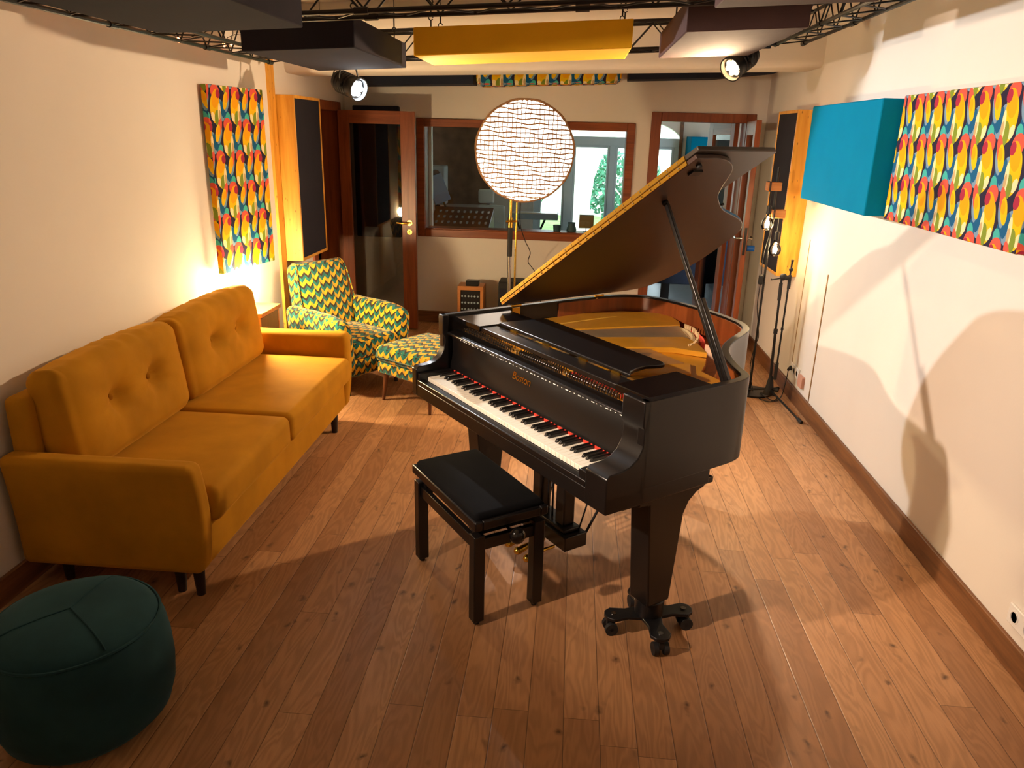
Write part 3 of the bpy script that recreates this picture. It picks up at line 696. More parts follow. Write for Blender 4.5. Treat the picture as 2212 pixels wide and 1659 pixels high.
def back_cushion(y0, y1, tilt):
    W2, H2 = (y1-y0)/2, .235; B = [(-.30*W2*1.0, .02), (.36*W2, .02)]
    rnd = random.Random(int(y0*100)); ph = [rnd.uniform(0, 6.28) for _ in range(4)]
    def fn(p):
        q = p.copy()
        if p.x > 0:
            a = max(0, 1-(p.y/W2)**4)*max(0, 1-(p.z/H2)**4); q.x += .03*a
            for i, (by, bz) in enumerate(B):
                d = math.hypot(p.y-by, p.z-bz); th = math.atan2(p.z-bz, p.y-by)
                q.x -= .062*math.exp(-(d/.055)**2)+.022*math.exp(-(d/.15)**2)
                q.x += .010*math.sin(th*9+ph[i])*math.exp(-d/.10)*min(1, d/.03)
            q.x -= .012*math.exp(-((abs(p.y)-W2*.9)/.03)**2)
        if p.z > H2*.6:   # gathers across the top edge
            q.z += .006*math.sin(p.y*95+ph[2])*math.sin(p.y*31+ph[3])*min(1, max(0, (p.x+.1)/.1)); q.z += .02*(1-(p.y/W2)**2)
        return q
    Mx = Matrix.Translation((-2.06, (y0+y1)/2, .70)) @ Matrix.Rotation(R(tilt), 4, 'Y')
    MB().rbox((0, 0, 0), (.18, y1-y0, .46), .06, 46, fn, Mx).build('back_cushion', V_, SF, smooth=70)
    for by, bz in B:
        MB().lathe([(.016, 0), (.015, .007), (.008, .012), (0, .013)], M=Mx @ Matrix.Translation((.047, by, bz)) @ Matrix.Rotation(R(90), 4, 'Y'), n=14).build('button', MT['velvetb'], SF)
back_cushion(2.66, 3.59, -7); back_cushion(3.60, 4.575, -7)
for x, y in ((-1.49, 2.615), (-1.58, 2.63), (-1.485, 4.44), (-2.1, 2.66), (-2.1, 4.5)):
    MB().tube([(x, y, 0), (x, y, .13)], [.018, .026], 12).build('leg', MT['legw'], SF)

# ------------------------------------------------------------------ pouf
PF = thing('pouf', (-1.52, 1.90, 0), 'round petrol velvet pouf in front of the sofa', 'pouf')
def pf(p):
    a = math.atan2(p.y, p.x); q = p.copy()
    q.x *= 1+.012*math.sin(3*a+.5); q.y *= 1+.012*math.sin(4*a+1)
    return q
prof = [(.0, .002), (.17, .002), (.215, .012), (.25, .05), (.268, .11), (.275, .19), (.272, .27), (.263, .335), (.252, .368), (.245, .376)]
MB().lathe(prof, (-1.52, 1.90, 0), 64, fn=pf).build('side_cover', MT['pouf'], PF, smooth=80)
top = [(.247, .372), (.238, .388), (.215, .402), (.16, .416), (.09, .423), (0, .425)]
MB().lathe(top, (-1.52, 1.90, 0), 64, fn=pf).build('top_cover', MT['pouf'], PF, smooth=80)
MB().tube([Vector((-1.52, 1.90, 0))+pf(Vector((.2495*math.cos(a), .2495*math.sin(a), .3765))) for a in [2*math.pi*k/64 for k in range(65)]], .005, 6).build('seam_cord', MT['pouf'], PF)
m = MB()
for a in (R(-35), R(-135), R(90)): m.tube([Vector((-1.52+r*math.cos(a), 1.90+r*math.sin(a), z+.0015)) for r, z in top[::-1][0:5]], .0025, 6)
m.build('top_seam', MT['pouf'], PF)

# ------------------------------------------------------------------ side table and globe lamp
ST = thing('side_table', (-2.14, 4.9, 0), 'small oak side table between the sofa and the armchair', 'side table')
tx0, tx1, ty0, ty1 = -2.24, -2.04, 4.725, 5.06
Bx(tx0, tx1+.005, ty0, ty1, .672, .70).build('table_top', MT['oakb'], ST, bevel=.003)
m = MB(); m.box(tx0, tx1-.01, ty0, ty0+.018, .3, .672); m.box(tx0, tx1-.01, ty1-.018, ty1, .3, .672); m.box(tx0, tx1-.01, ty0+.018, ty1-.018, .3, .318); m.box(tx0, tx0+.012, ty0+.018, ty1-.018, .318, .672); m.build('carcass', MT['oakb'], ST, bevel=.002)
Bx(tx1-.03, tx1-.012, ty0+.02, ty1-.02, .5, .662).build('drawer_front', MT['walnut'], ST, bevel=.002)
for x in (tx0+.02, tx1-.05):
    for y in (ty0+.02, ty1-.05): Bx(x, x+.03, y, y+.03, 0, .3).build('leg', MT['walnut'], ST)
GL = thing('globe_lamp', (-2.165, 4.80, .70), 'glowing round globe lamp with dark green cylinder base on the side table', 'lamp')
GP = (-2.168, 4.80)
MB().lathe([(0, 0), (.038, 0), (.042, .004), (.042, .150), (.038, .156), (.02, .156), (0, .156)], (*GP, .70), 28).build('lamp_base', MT['green'], GL)
MB().sphere((*GP, .905), .068, 28, 18).build('globe', MT['globe'], GL)

# ------------------------------------------------------------------ armchair and footstool in chevron cloth
fx_, fy_ = .836, -.549
ang = math.atan2(fy_, fx_)
AC = thing('armchair', (-1.70, 5.50, 0), 'armchair upholstered in teal, mustard and brown chevron cloth', 'armchair', ang)
CH = MT['chevron']   # local x = forward, local y = towards its left side
def tiltM(x, z, a): return Matrix.Translation((x, 0, z)) @ Matrix.Rotation(R(a), 4, 'Y')
def bk(p):
    q = p.copy(); q.x += .02*(1-(p.y/.26)**2) if p.x > 0 else 0
    w = max(0, min(1, (p.z+.1)/.4)); q.y *= 1-.10*w*w
    return q
MB().rbox((0, 0, 0), (.15, .52, .62), .055, 16, bk, tiltM(-.28, .60, -14)).build('backrest', CH, AC, local=True, uv=True, smooth=70)
m = MB()
for s in (-1, 1):
    P = [(.075, s*.258, -.30), (.078, s*.256, 0), (.075, s*.238, .2), (.06, s*.215, .29), (0, s*.205, .312)]
    m.tube([tiltM(-.28, .60, -14) @ Vector(p) for p in catmull(P, 5)], .006, 6)
m.build('piping', MT['chevron'], AC, local=True, uv=True)
MB().rbox((.06, 0, .345), (.58, .46, .15), .05, 14, lambda p: Vector((p.x, p.y, p.z+(.02*(1-(p.x/.29)**2)*(1-(p.y/.23)**2) if p.z > 0 else 0)))).build('seat_cushion', CH, AC, local=True, uv=True, smooth=70)
def armf(s):
    def f(p):
        q = p.copy(); u = (p.x+.34)/.68
        top = .015*math.sin(math.pi*u)-.05*max(0, (u-.75)/.25)**2+.02*max(0, (.25-u)/.25)
        if p.z > 0: q.z += top
        q.y += s*.02*(p.z/.2)
        return q
    return f
for s in (-1, 1):
    MB().rbox((.03, s*.275, .375), (.66, .12, .44), .055, 14, armf(s)).build('arm', CH, AC, local=True, uv=True, smooth=70)
MB().rbox((.02, 0, .215), (.62, .50, .14), .03, 8).build('base', CH, AC, local=True, uv=True)
for x in (-.24, .28):
    for y in (-.24, .24): MB().tube([(x, y, 0), (x*.95, y*.95, .16)], [.014, .022], 10).build('leg', MT['legw'], AC, local=True)
FS = thing('footstool', (-1.0, 5.17, 0), 'square footstool in the same chevron cloth beside the piano', 'footstool', ang)
MB().rbox((0, 0, .355), (.56, .56, .12), .045, 14, lambda p: Vector((p.x, p.y, p.z+(.03*(1-(p.x/.28)**2)*(1-(p.y/.28)**2) if p.z > 0 else 0)))).build('cushion', CH, FS, local=True, uv=True, smooth=70)
MB().rbox((0, 0, .255), (.53, .53, .09), .02, 8).build('base', CH, FS, local=True, uv=True)
MB().tube([(x*.283, y*.283, .338) for x, y in ((-.9, -1), (.9, -1), (1, -.9), (1, .9), (.9, 1), (-.9, 1), (-1, .9), (-1, -.9), (-.9, -1))], .006, 6).build('piping', MT['green'], FS, local=True)
for x in (-1, 1):
    for y in (-1, 1): MB().tube([(x*.235, y*.235, 0), (x*.215, y*.215, .22)], [.011, .022], 12).build('leg', MT['walnut'], FS, local=True)

# ------------------------------------------------------------------ round softbox on its stand
SB = thing('studio_light', (-.52, 6.25, 0), 'big round glowing studio softbox with net front on a chrome stand', 'studio light')
SC_ = Vector((-.41, 6.17, 1.75)); SM = frame_M(SC_, (1, 0, -.026), (.03, -1, -.06)); SRad = .385
rs = random.Random(3)
def dome(u, v):
    return None
m = MB(); N = 66; cells = 22; grid_ = {}
jit = {(i, j): (rs.uniform(-.012, .012), rs.uniform(-.014, .004)) for i in range(-2, cells+3) for j in range(-2, cells+3)}
def sb_pt(x, y):
    r = math.hypot(x, y)/SRad
    i, j = math.floor((x/SRad+1)/2*cells), math.floor((y/SRad+1)/2*cells)
    fx, fy = (x/SRad+1)/2*cells-i, (y/SRad+1)/2*cells-j
    bul = .013*math.sqrt(max(0, math.sin(math.pi*fx)*math.sin(math.pi*fy)))
    edge = max(0, -y/SRad)*max(0, r-.55)*.9
    return Vector((x, y, .06*(1-r*r)+bul*(1+edge*3)+jit[(i, j)][1]*edge))
ringv = []
for k in range(41):
    r = SRad*k/40*.985
    n = 1 if k == 0 else 132
    ringv.append([m.v(SM @ sb_pt(r*math.cos(2*math.pi*q/n), r*math.sin(2*math.pi*q/n))) for q in range(n)])
m._rings(ringv, 132); m.build('diffuser', MT['soft'], SB, smooth=60, fix=False)
m = MB()
for k in range(1, cells):
    c = (k/cells*2-1)*SRad; h = math.sqrt(SRad**2-c*c)*.985
    for ax in (0, 1):
        pts = []
        for q in range(25):
            t_ = -h+2*h*q/24; wob = .004*math.sin(t_*40+k*1.7)+.003*math.sin(t_*23+k)
            x, y = (t_, c+wob) if ax else (c+wob, t_)
            pts.append(SM @ Vector((x, y, .065*(1-(x*x+y*y)/SRad**2)+.009)))
        m.tube(pts, .0068 if ax else .0036, 4, caps=False)
m.build('net', MT['netm'], SB)
m = MB(); m.tube([SM @ Vector((SRad*math.cos(a)*(1+.008*math.sin(9*a)), SRad*math.sin(a)*(1+.008*math.sin(11*a)), .0)) for a in [2*math.pi*k/72 for k in range(73)]], .011, 8); m.build('rim', MT['netm'], SB)
prof = [(SRad, 0), (SRad*.93, -.06), (SRad*.6, -.17), (.10, -.25), (0, -.25)]
MB().lathe(prof, M=SM, n=48).build('shell', MT['metal'], SB)
sx, sy = -.52, 6.30
MB().cyl((sx, sy, 1.02), (sx, sy, 1.52), .013, n=14).build('upper_pole', MT['brass'], SB)
MB().cyl((sx, sy, .03), (sx, sy, 1.04), .016, n=14).build('lower_pole', MT['steel'], SB)
MB().cyl((sx, sy, .90), (sx, sy, 1.14), .021, n=14).build('grip', MT['rubber'], SB)
m = MB(); m.cyl((sx, sy, 1.14), (sx, sy, 1.22), .022, n=14); m.cyl((sx-.035, sy-.02, 1.19), (sx+.05, sy-.02, 1.195), .009, n=10); m.build('clamp', MT['brass'], SB)
MB().cyl((sx+.048, sy-.01, .60), (sx+.052, sy-.01, 1.47), .008, n=10).build('side_rod', MT['brass'], SB)
MB().tube([(sx, sy, 1.50), (sx, sy-.02, 1.56), (SC_.x, 6.40, 1.70), tuple(SM @ Vector((0, 0, -.24)))], .014, 8).build('yoke', MT['metal'], SB)
for k in range(3):
    a = k*2*math.pi/3+.5; MB().tube([(sx, sy, .38), (sx+.38*math.cos(a), sy+.38*math.sin(a), .014)], .010, 8).build('stand_leg', MT['steel'], SB)
P = [(-.44, 6.33, 1.40), (-.46, 6.6, 1.15), (-.44, 7.0, .95), (-.40, 7.25, .80), (-.42, 7.3, .70), (-.37, 7.35, .62), (-.33, 7.4, .52), (-.27, 7.42, .2), (-.2, 7.38, .006), (.1, 7.35, .006)]
tag(MB().tube(catmull(P, 6), .004, 6).build('light_cable', MT['cablem']), 'thin black cable hanging down from the round softbox', 'cable')

# boxes on the floor by the back wall
WB = thing('wooden_amplifier', (-.97, 7.3, 0), 'wooden cabinet with black perforated front under the window', 'amplifier')
m = MB(); x0, x1, y0, y1, z1 = -1.10, -.845, 7.20, 7.42, .452
m.box(x0, x1, y0, y1, z1-.04, z1); m.box(x0, x0+.03, y0, y1, 0, z1-.04); m.box(x1-.03, x1, y0, y1, 0, z1-.04); m.box(x0+.03, x1-.03, y0, y1, 0, .06); m.build('case', MT['oakb'], WB, bevel=.003)
Bx(x0+.03, x1-.03, y0+.018, y1, .06, z1-.04).build('front_panel', MT['metal'], WB)
m = MB()
for j in range(4):
    for i in range(6): x = x0+.045+i*.031; z = .155+j*.065; m.lathe([(.010, 0), (.010, .003), (.006, .004), (0, .004)], M=frame_M((x, y0+.018, z), (1, 0, 0), (0, -1, 0)), n=8)
m.build('knob', MT['greym'], WB)
tag(Bx(-1.02, -.895, 7.22, 7.32, z1, z1+.05).build('small_black_box', MT['metal'], bevel=.004), 'small black box lying on top of the wooden cabinet', 'box')
BS = thing('floor_speaker', (-.57, 7.3, 0), 'black floor loudspeaker behind the softbox stand', 'speaker')
Bx(-.70, -.45, 7.22, 7.48, 0, .505).build('cabinet', MT['rubber'], BS, bevel=.012)
Bx(-.685, -.465, 7.212, 7.224, .03, .44).build('grille', MT['dark'], BS, bevel=.006)

# ------------------------------------------------------------------ grand piano (local x along the keys from the bass end, local y towards the tail)
KX, KY = -.665, 3.41; KA = math.atan2(-.7858, .6185)
PN = thing('grand_piano', (KX, KY, 0), 'black grand piano with its lid propped open in the middle of the room', 'piano', KA)
BK = MT['black']
def pb(mb, name, m, parent=PN, **k): return mb.build(name, m, parent, local=True, **k)
UL, UR = -.07, 1.388
side = [(1.388, .50), (1.386, .567), (1.378, .614), (1.362, .651), (1.33, .679), (1.262, .717), (1.179, .775), (1.103, .838), (1.06, .886), (1.013, .955), (.976, 1.027), (.934, 1.121), (.903, 1.19), (.864, 1.249), (.819, 1.29), (.762, 1.324), (.716, 1.34), (.647, 1.361), (.541, 1.381), (.442, 1.39), (.344, 1.393), (.248, 1.39), (.155, 1.38), (.06, 1.345), (0, 1.28), (-.045, 1.18), (-.065, 1.0), (-.07, .8)]
out = [Vector((UR, .105, 0))]+catmull([(x, y, 0) for x, y in side], 3)+[Vector((UL, .105, 0))]
def offset(P, d):
    r = []
    for i, p in enumerate(P):
        a = P[max(0, i-1)]; b = P[min(len(P)-1, i+1)]; t = (b-a).normalized(); r.append(p+Vector((-t.y, t.x, 0))*d)
    return r
inn = offset(out, .034); inn2 = offset(out, .040)
def wallstrip(m, A, B, z0, z1):
    a0 = [m.v((p.x, p.y, z0)) for p in A]; a1 = [m.v((p.x, p.y, z1)) for p in A]; b0 = [m.v((p.x, p.y, z0)) for p in B]; b1 = [m.v((p.x, p.y, z1)) for p in B]
    for i in range(len(A)-1):
        m.face((a0[i], a0[i+1], a1[i+1], a1[i])); m.face((b0[i+1], b0[i], b1[i], b1[i+1])); m.face((a1[i], a1[i+1], b1[i+1], b1[i])); m.face((b0[i], b0[i+1], a0[i+1], a0[i]))
    m.face((a0[0], a1[0], b1[0], b0[0])); m.face((a0[-1], b0[-1], b1[-1], a1[-1])); return m
pb(wallstrip(MB(), out, inn, .712, 1.04), 'rim', BK, bevel=.003)
pb(wallstrip(MB(), [p for p in inn if p.y > .2], [p for p in inn2 if p.y > .2][:len([p for p in inn if p.y > .2])], .90, 1.030), 'inner_rim', MT['mahog'])
ins = [(p.x, p.y) for p in offset(out, .03) if p.y > .17]
pb(MB().prism(ins, .880, .902, 'xy'), 'soundboard', MT['spruce'])
pb(MB().prism(ins, .712, .745, 'xy'), 'case_bottom', BK)
# arms: tall at the rim, sweeping down to the cheek blocks
arm = [(-.048, .658), (-.05, .79), (-.035, .803), (.02, .806), (.055, .815), (.085, .838), (.103, .87), (.110, .905), (.108, .935), (.098, .952), (.098, 1.04), (.13, 1.04), (.13, .658)]
pb(MB().prism(arm, UL, UL+.045, 'yz'), 'arm', BK, bevel=.004); pb(MB().prism(arm, 1.275, UR, 'yz'), 'arm', BK, bevel=.004)
for a, b in ((UL+.045, -.003), (1.229, 1.276)): pb(Bx(a, b, -.042, .14, .715, .772), 'cheek_block', BK, bevel=.003)
pb(Bx(UL, UR, -.046, .46, .656, .716), 'key_bed', BK, bevel=.003)
pb(Bx(UL+.045, 1.275, -.047, -.014, .716, .741), 'key_slip', BK, bevel=.004)
pb(Bx(UL+.03, UR-.03, .06, .52, .632, .657), 'under_frame', BK, bevel=.003)
# keys
kw = 1.2246/52; k0 = None
for i in range(52):
    if k0 is None: k0 = pb(Bx(.0006, kw-.0006, 0, .152, .732, .753), 'white_key', MT['ivory'], bevel=.0012); k0['label'] = 'white key'
    else: c = k0.copy(); C.objects.link(c); c.parent = PN; c.location = (i*kw, 0, 0)
b0 = None
for i in range(51):
    if (i+5) % 7 in (2, 6): continue      # no black key between B and C, E and F (lowest key is A)
    if b0 is None:
        m = MB(); m.prism([(.052, .752), (.060, .7655), (.152, .766), (.152, .752)], kw-.0055, kw+.0055, 'yz'); b0 = pb(m, 'black_key', MT['ebony'], bevel=.0015); b0['label'] = 'black key'
    else: c = b0.copy(); C.objects.link(c); c.parent = PN; c.location = (i*kw, 0, 0)
pb(Bx(-.003, 1.229, .146, .153, .752, .768), 'key_felt', MT['red'])
fb = [(.153, .760), (.138, .772), (.139, .79), (.147, .82), (.153, .86), (.152, .91), (.145, .936), (.124, .944), (.121, .952), (.126, .958), (.192, .962), (.192, .76)]
FBo = pb(MB().prism(fb, UL+.045, 1.275, 'yz'), 'fallboard', MT['black'], bevel=.002)
m = MB(); rk = random.Random(5)
for k in range(44):
    u = .10+k*.0265; m.box(u, u+(.016 if k % 3 == 1 else .005), .1232, .1258, .9425, .9475)
pb(m, 'note_mark', MT['white'], FBo)
# maker's name in gold script on the fallboard
cu = bpy.data.curves.new('maker_name', 'FONT'); cu.body = 'Boston'; cu.size = .052; cu.shear = .35; cu.extrude = .0006; cu.space_character = .92; cu.align_x = 'CENTER'
tmp = bpy.data.objects.new('tmp', cu); C.objects.link(tmp); dg = bpy.context.evaluated_depsgraph_get(); me = bpy.data.meshes.new_from_object(tmp.evaluated_get(dg)); bpy.data.objects.remove(tmp)
me.transform(Matrix.Translation((.575, .1515, .868)) @ Matrix.Rotation(R(90), 4, 'X')); me.materials.clear(); me.materials.append(MT['brass'])
nm = bpy.data.objects.new('maker_name', me); C.objects.link(nm); nm.parent = FBo
# cast plate, strings, pins
def pl_(poly, z0, z1, name, m, bev=.004): return pb(MB().prism(poly, z0, z1, 'xy'), name, m, bevel=bev)
pl_([(-.03, .20), (1.345, .20), (1.345, .28), (-.03, .28)], .93, .948, 'pin_block', MT['gold'])
pl_([(1.02, .28), (1.345, .28), (1.345, .62), (1.25, .69), (1.13, .775), (1.0, .80), (.93, .90), (.87, .97), (.72, .90), (.68, .81), (.80, .62)], .915, .935, 'iron_plate', MT['gold'])
pl_([(-.03, .28), (.10, .28), (.20, .62), (.316, .998), (.425, 1.252), (.36, 1.31), (.24, 1.362), (.15, 1.34), (.02, 1.2), (-.03, 1.0)], .915, .958, 'iron_plate', MT['gold'])
pl_([(.22, .28), (.42, .28), (.56, .60), (.683, .81), (.73, .89), (.87, .97), (.716, 1.064), (.616, 1.085), (.488, .844), (.36, .60)], .935, .962, 'iron_plate', MT['gold'])
pl_([(.66, .28), (.74, .28), (.98, .60), (1.03, .70), (.93, .80), (.86, .78), (.80, .62)], .935, .950, 'iron_plate', MT['gold'])
m = MB()
for cx, cy in ((1.13, .62), (1.19, .50), (1.235, .41)): m.prism([(cx-.05, cy-.02), (cx+.035, cy-.035), (cx+.05, cy-.005), (cx-.03, cy+.022)], .9352, .9372, 'xy')
pb(m, 'plate_opening', MT['rubber'])
m = MB()
for k in range(46):
    t = k/45; a = Vector((.10+.20*t, .28, .953)); b = Vector((.425+.20*t*1.25, 1.24-.17*t, .955)); m.tube([a, b], .0011, 4)
for k in range(34):
    t = k/33; a = Vector((.42+.28*t, .28, .953)); b = Vector((.66+.26*t, .80-.03*t, .955)); m.tube([a, b], .0008, 4)
for k in range(30):
    t = k/29; a = Vector((.74+.46*t, .28, .95)); b = Vector((.99+.24*t, .66-.24*t, .95)); m.tube([a, b], .0007, 4)
st = pb(m, 'strings', MT['string']); st['kind'] = 'stuff'
m = MB()
for r_, (ua, ub) in enumerate(((.0, .40), (.46, .78), (.82, 1.14), (1.19, 1.24))):
    for q in range(4):
        n = int((ub-ua)/.016)
        for k in range(n): x = ua+(k+.5*(q % 2))*(ub-ua)/n; y = .207+q*.012; m.cyl((x, y, .946), (x, y-.003, .972), .0032, n=5)
tp = pb(m, 'tuning_pins', MT['steel']); tp['kind'] = 'stuff'
pb(Bx(.80, 1.16, .243, .262, .948, .960), 'string_felt', MT['red'])
arcp = catmull([(.455, 1.285, .925), (.54, 1.262, .925), (.63, 1.20, .925), (.70, 1.12, .925), (.745, 1.05, .925), (.77, .99, .925)], 5)
pb(MB().tube(arcp, .013, 6), 'string_felt', MT['red'])
m = MB()
for k in range(46):
    a = arcp[min(len(arcp)-1, int(k/46*len(arcp)))]; rr = 1-.045-.012*(k % 2)
    p = Vector((.30, .85, 0))+(a-Vector((.30, .85, a.z)))*rr; m.cyl((p.x, p.y, .94), (p.x, p.y, .968), .003, n=5)
br = pb(m, 'hitch_pins', MT['cream'])
m = MB(); arc2 = [Vector((.30+(p.x-.30)*.90, .85+(p.y-.85)*.90, .938)) for p in arcp]; m.tube(arc2, .014, 6); pb(m, 'bass_bridge', MT['cream'])
# flat shelves, rail and folded music desk
pb(Bx(-.034, .205, .165, .475, 1.004, 1.030), 'desk_shelf', MT['blackg'], bevel=.003); pb(Bx(1.158, 1.352, .165, .475, 1.004, 1.030), 'desk_shelf', MT['blackg'], bevel=.003)
pb(Bx(.205, 1.158, .175, .258, 1.004, 1.024), 'desk_rail', BK, bevel=.003)
dk = [(.222, .262), (1.130, .262), (1.105, .285), (1.085, .33), (1.075, .395), (1.098, .455), (1.094, .475), (1.07, .487), (.275, .503), (.255, .49)]
pb(MB().prism(dk, 1.027, 1.043, 'xy'), 'music_desk', MT['black'], bevel=.004)
m = MB(); [m.box(u, u+.05, .254, .264, 1.024, 1.034) for u in (.33, .58, .83, 1.03)]; pb(m, 'desk_hinge', MT['brass'])
for v in (.525, 1.075):
    m = MB(); m.prism([(v-.024, 1.036), (v+.024, 1.036), (v+.024, .985), (v+.017, .976), (v-.017, .976), (v-.024, .985)], UL+.038, UL+.044, 'yz'); m.tube([(UL+.042, v-.03, 1.046), (UL+.042, v+.03, 1.046)], .006, 8); pb(m, 'lid_hinge', MT['brass'])
# lid: hinged on the bass side, raised 32 degrees, its front flap folded back on top
TH = R(32.0); HU, HZ = -.045, 1.05
LM = Matrix.Translation((HU, 0, HZ)) @ Matrix.Rotation(-TH, 4, 'Y')
lo = [(1.441, .50), (1.441, .559), (1.423, .634), (1.38, .702), (1.329, .745), (1.261, .783), (1.194, .826), (1.147, .863), (1.078, .942), (1.009, 1.039), (.956, 1.148), (.899, 1.264), (.842, 1.345), (.761, 1.414), (.681, 1.441), (.496, 1.484), (.325, 1.498), (.13, 1.471), (.03, 1.40), (0, 1.28)]
lp = [(1.441, .452)]+[(p.x, p.y) for p in catmull([(x, y, 0) for x, y in lo], 4)]+[(0, .452)]
LD = pb(MB().prism(lp, 0, .018, 'xy', LM), 'lid', MT['lidm'], bevel=.003)
pb(MB().prism([(0, .45), (1.462, .45), (1.462, .862), (1.45, .875), (0, .875)], .020, .038, 'xy', LM), 'lid_flap', MT['flapm'], bevel=.003)
m = MB(); m.box(.005, 1.395, .4465, .4535, .002, .0165, LM); m.box(.005, 1.395, .4445, .4515, .0215, .0365, LM); m.tube([LM @ Vector((.005, .447, .019)), LM @ Vector((1.395, .447, .019))], .0035, 8)
HG = pb(m, 'lid_long_hinge', MT['brass'])
m = MB()
for k in range(26): 
    for t in (.0095, .029): m.cyl(LM @ Vector((.03+k*.053, .4465, t)), LM @ Vector((.03+k*.053, .443, t)), .0028, n=6)
pb(m, 'hinge_screw', MT['steel'], HG)
m = MB(); m.box(1.335, 1.365, .505, .555, -.010, 0, LM); pb(m, 'lid_catch', MT['metal'], LD); m = MB(); m.sphere(LM @ Vector((1.12, .585, -.008)), .014, 12, 8); pb(m, 'prop_socket', MT['metal'], LD)
m = MB(); m.cyl(LM @ Vector((1.40, .50, 0)), LM @ Vector((1.40, .50, -.012)), .010, n=12); m.cyl(LM @ Vector((1.075, .96, 0)), LM @ Vector((1.075, .96, -.006)), .008, n=10); pb(m, 'lid_buffer', MT['rubber'], LD)
pa = Vector((1.318, .572, 1.00)); pq = LM @ Vector((1.125, .585, -.012)); d = pq-pa
Mp = frame_M(pa, (0, 1, 0), d)
pr = pb(MB().box(-.009, .009, -.009, .009, 0, d.length, Mp), 'lid_prop', MT['black'], bevel=.004)
pb(MB().box(-.012, .012, -.030, -.011, 0, d.length*.46, Mp), 'short_prop', MT['black'], pr, bevel=.004)
# legs on three castor trucks
def pleg(cu, cv, rot):
    T = Matrix.Translation((cu, cv, 0)) @ Matrix.Rotation(rot, 4, 'Z')
    prof = [(-.155, .632), (-.155, .606), (-.10, .600), (-.062, .15), (.052, .15), (.085, .52), (.108, .566), (.145, .596), (.19, .612), (.19, .632)]
    lg = pb(MB().prism(prof, -.052, .052, 'yz', T), 'leg', BK, bevel=.006)
    m = MB(); m.lathe([(.045, .075), (.058, .08), (.058, .15), (.05, .155), (0, .155)], (cu, cv, 0), 20)
    for k in range(4):
        a = rot+math.pi/4+k*math.pi/2+R(20); D = Matrix.Translation((cu, cv, 0)) @ Matrix.Rotation(a, 4, 'Z')
        m.prism([(.02, -.045), (.09, -.03), (.15, -.042), (.175, -.025), (.182, 0), (.175, .025), (.15, .042), (.09, .03), (.02, .045)], .070, .084, 'xy', D)
    tk = pb(m, 'castor_truck', MT['metal'], bevel=.003)
    for k in range(4):
        a = rot+math.pi/4+k*math.pi/2+R(20); D = Matrix.Translation((cu, cv, 0)) @ Matrix.Rotation(a, 4, 'Z')
        m = MB()
        for s in (-1, 1): m.cyl(D @ Vector((.155, s*.012, .026)), D @ Vector((.155, s*.030, .026)), .026, n=20)
        m.cyl(D @ Vector((.155, -.03, .026)), D @ Vector((.155, .03, .026)), .008, n=8); m.box(.14, .17, -.010, .010, .03, .071, D)
        pb(m, 'castor_wheel', MT['rubber'], tk)
        m = MB(); m.cyl(D @ Vector((.145, 0, .084)), D @ Vector((.145, 0, .088)), .011, n=12); pb(m, 'truck_bolt', MT['steel'], tk)
pleg(1.285, .315, 0); pleg(.045, .315, 0); pleg(.40, 1.16, 0)
# pedal lyre
m = MB(); m.box(.475, .80, .26, .385, .115, .185); m.box(.505, .77, .275, .37, .185, .205); m.box(.46, .80, .23, .41, .62, .657); pb(m, 'lyre_box', BK, bevel=.005)
for u in (.53, .71): pb(Bx(u-.032, u+.032, .29, .355, .205, .622), 'lyre_post', BK, bevel=.008)
m = MB()
for u in (.585, .62, .655): m.cyl((u, .32, .205), (u, .32, .64), .005, n=8)
m.tube([(.49, .375, .15), (.40, .60, .66)], .006, 8); m.tube([(.785, .375, .15), (.87, .60, .66)], .006, 8); m.tube([(.77, .36, .19), (.79, .5, .66)], .004, 8); pb(m, 'pedal_rod', MT['metal'])
for u in (.56, .635, .71):
    m = MB(); m.tube(catmull([(u, .27, .10), (u, .20, .098), (u, .14, .085), (u, .105, .082)], 4), [.008]*4+[.010, .012, .014, .016, .016, .018, .018, .016, .010][:9], 8); pb(m, 'pedal', MT['brass'])

# ------------------------------------------------------------------ piano bench
BA = math.atan2(-.819, .573)
PB_ = thing('piano_bench', (-.352, 2.850, 0), 'black adjustable piano bench with velvet seat in front of the keyboard', 'bench', BA)
def bb(mb, name, m, parent=PB_, **k): return mb.build(name, m, parent, local=True, **k)
hl, hw = .305, .165
m = MB(); m.box(-hl, hl, -hw, -hw+.035, .435, .475); m.box(-hl, hl, hw-.035, hw, .435, .475); m.box(-hl, -hl+.035, -hw+.035, hw-.035, .435, .475); m.box(hl-.035, hl, -hw+.035, hw-.035, .435, .475); m.box(-hl+.035, hl-.035, -hw+.035, hw-.035, .44, .46)
bb(m, 'seat_frame', MT['black'], bevel=.006)
bb(MB().rbox((0, 0, .477), (2*hl-.03, 2*hw-.02, .045), .02, 12, lambda p: Vector((p.x, p.y, p.z+(.012*(1-(p.x/hl)**2)*(1-(p.y/hw)**2) if p.z > 0 else 0)))), 'seat_cushion', MT['seatv'], smooth=70)
for sx_ in (-1, 1):
    for sy_ in (-1, 1):
        x, y = sx_*(hl-.036), sy_*(hw-.028); w = .024
        m = MB(); m.box(x-w, x+w, y-w, y+w, .018, .405); bb(m, 'leg', MT['black'], bevel=.004)
        bb(MB().cyl((x, y, 0), (x, y, .02), .012, .016, 12), 'foot_pad', MT['rubber'])
for sy_ in (-1, 1): bb(Bx(-hl+.06, hl-.06, sy_*(hw-.028)-.012, sy_*(hw-.028)+.012, .335, .385), 'apron', MT['black'], bevel=.003)
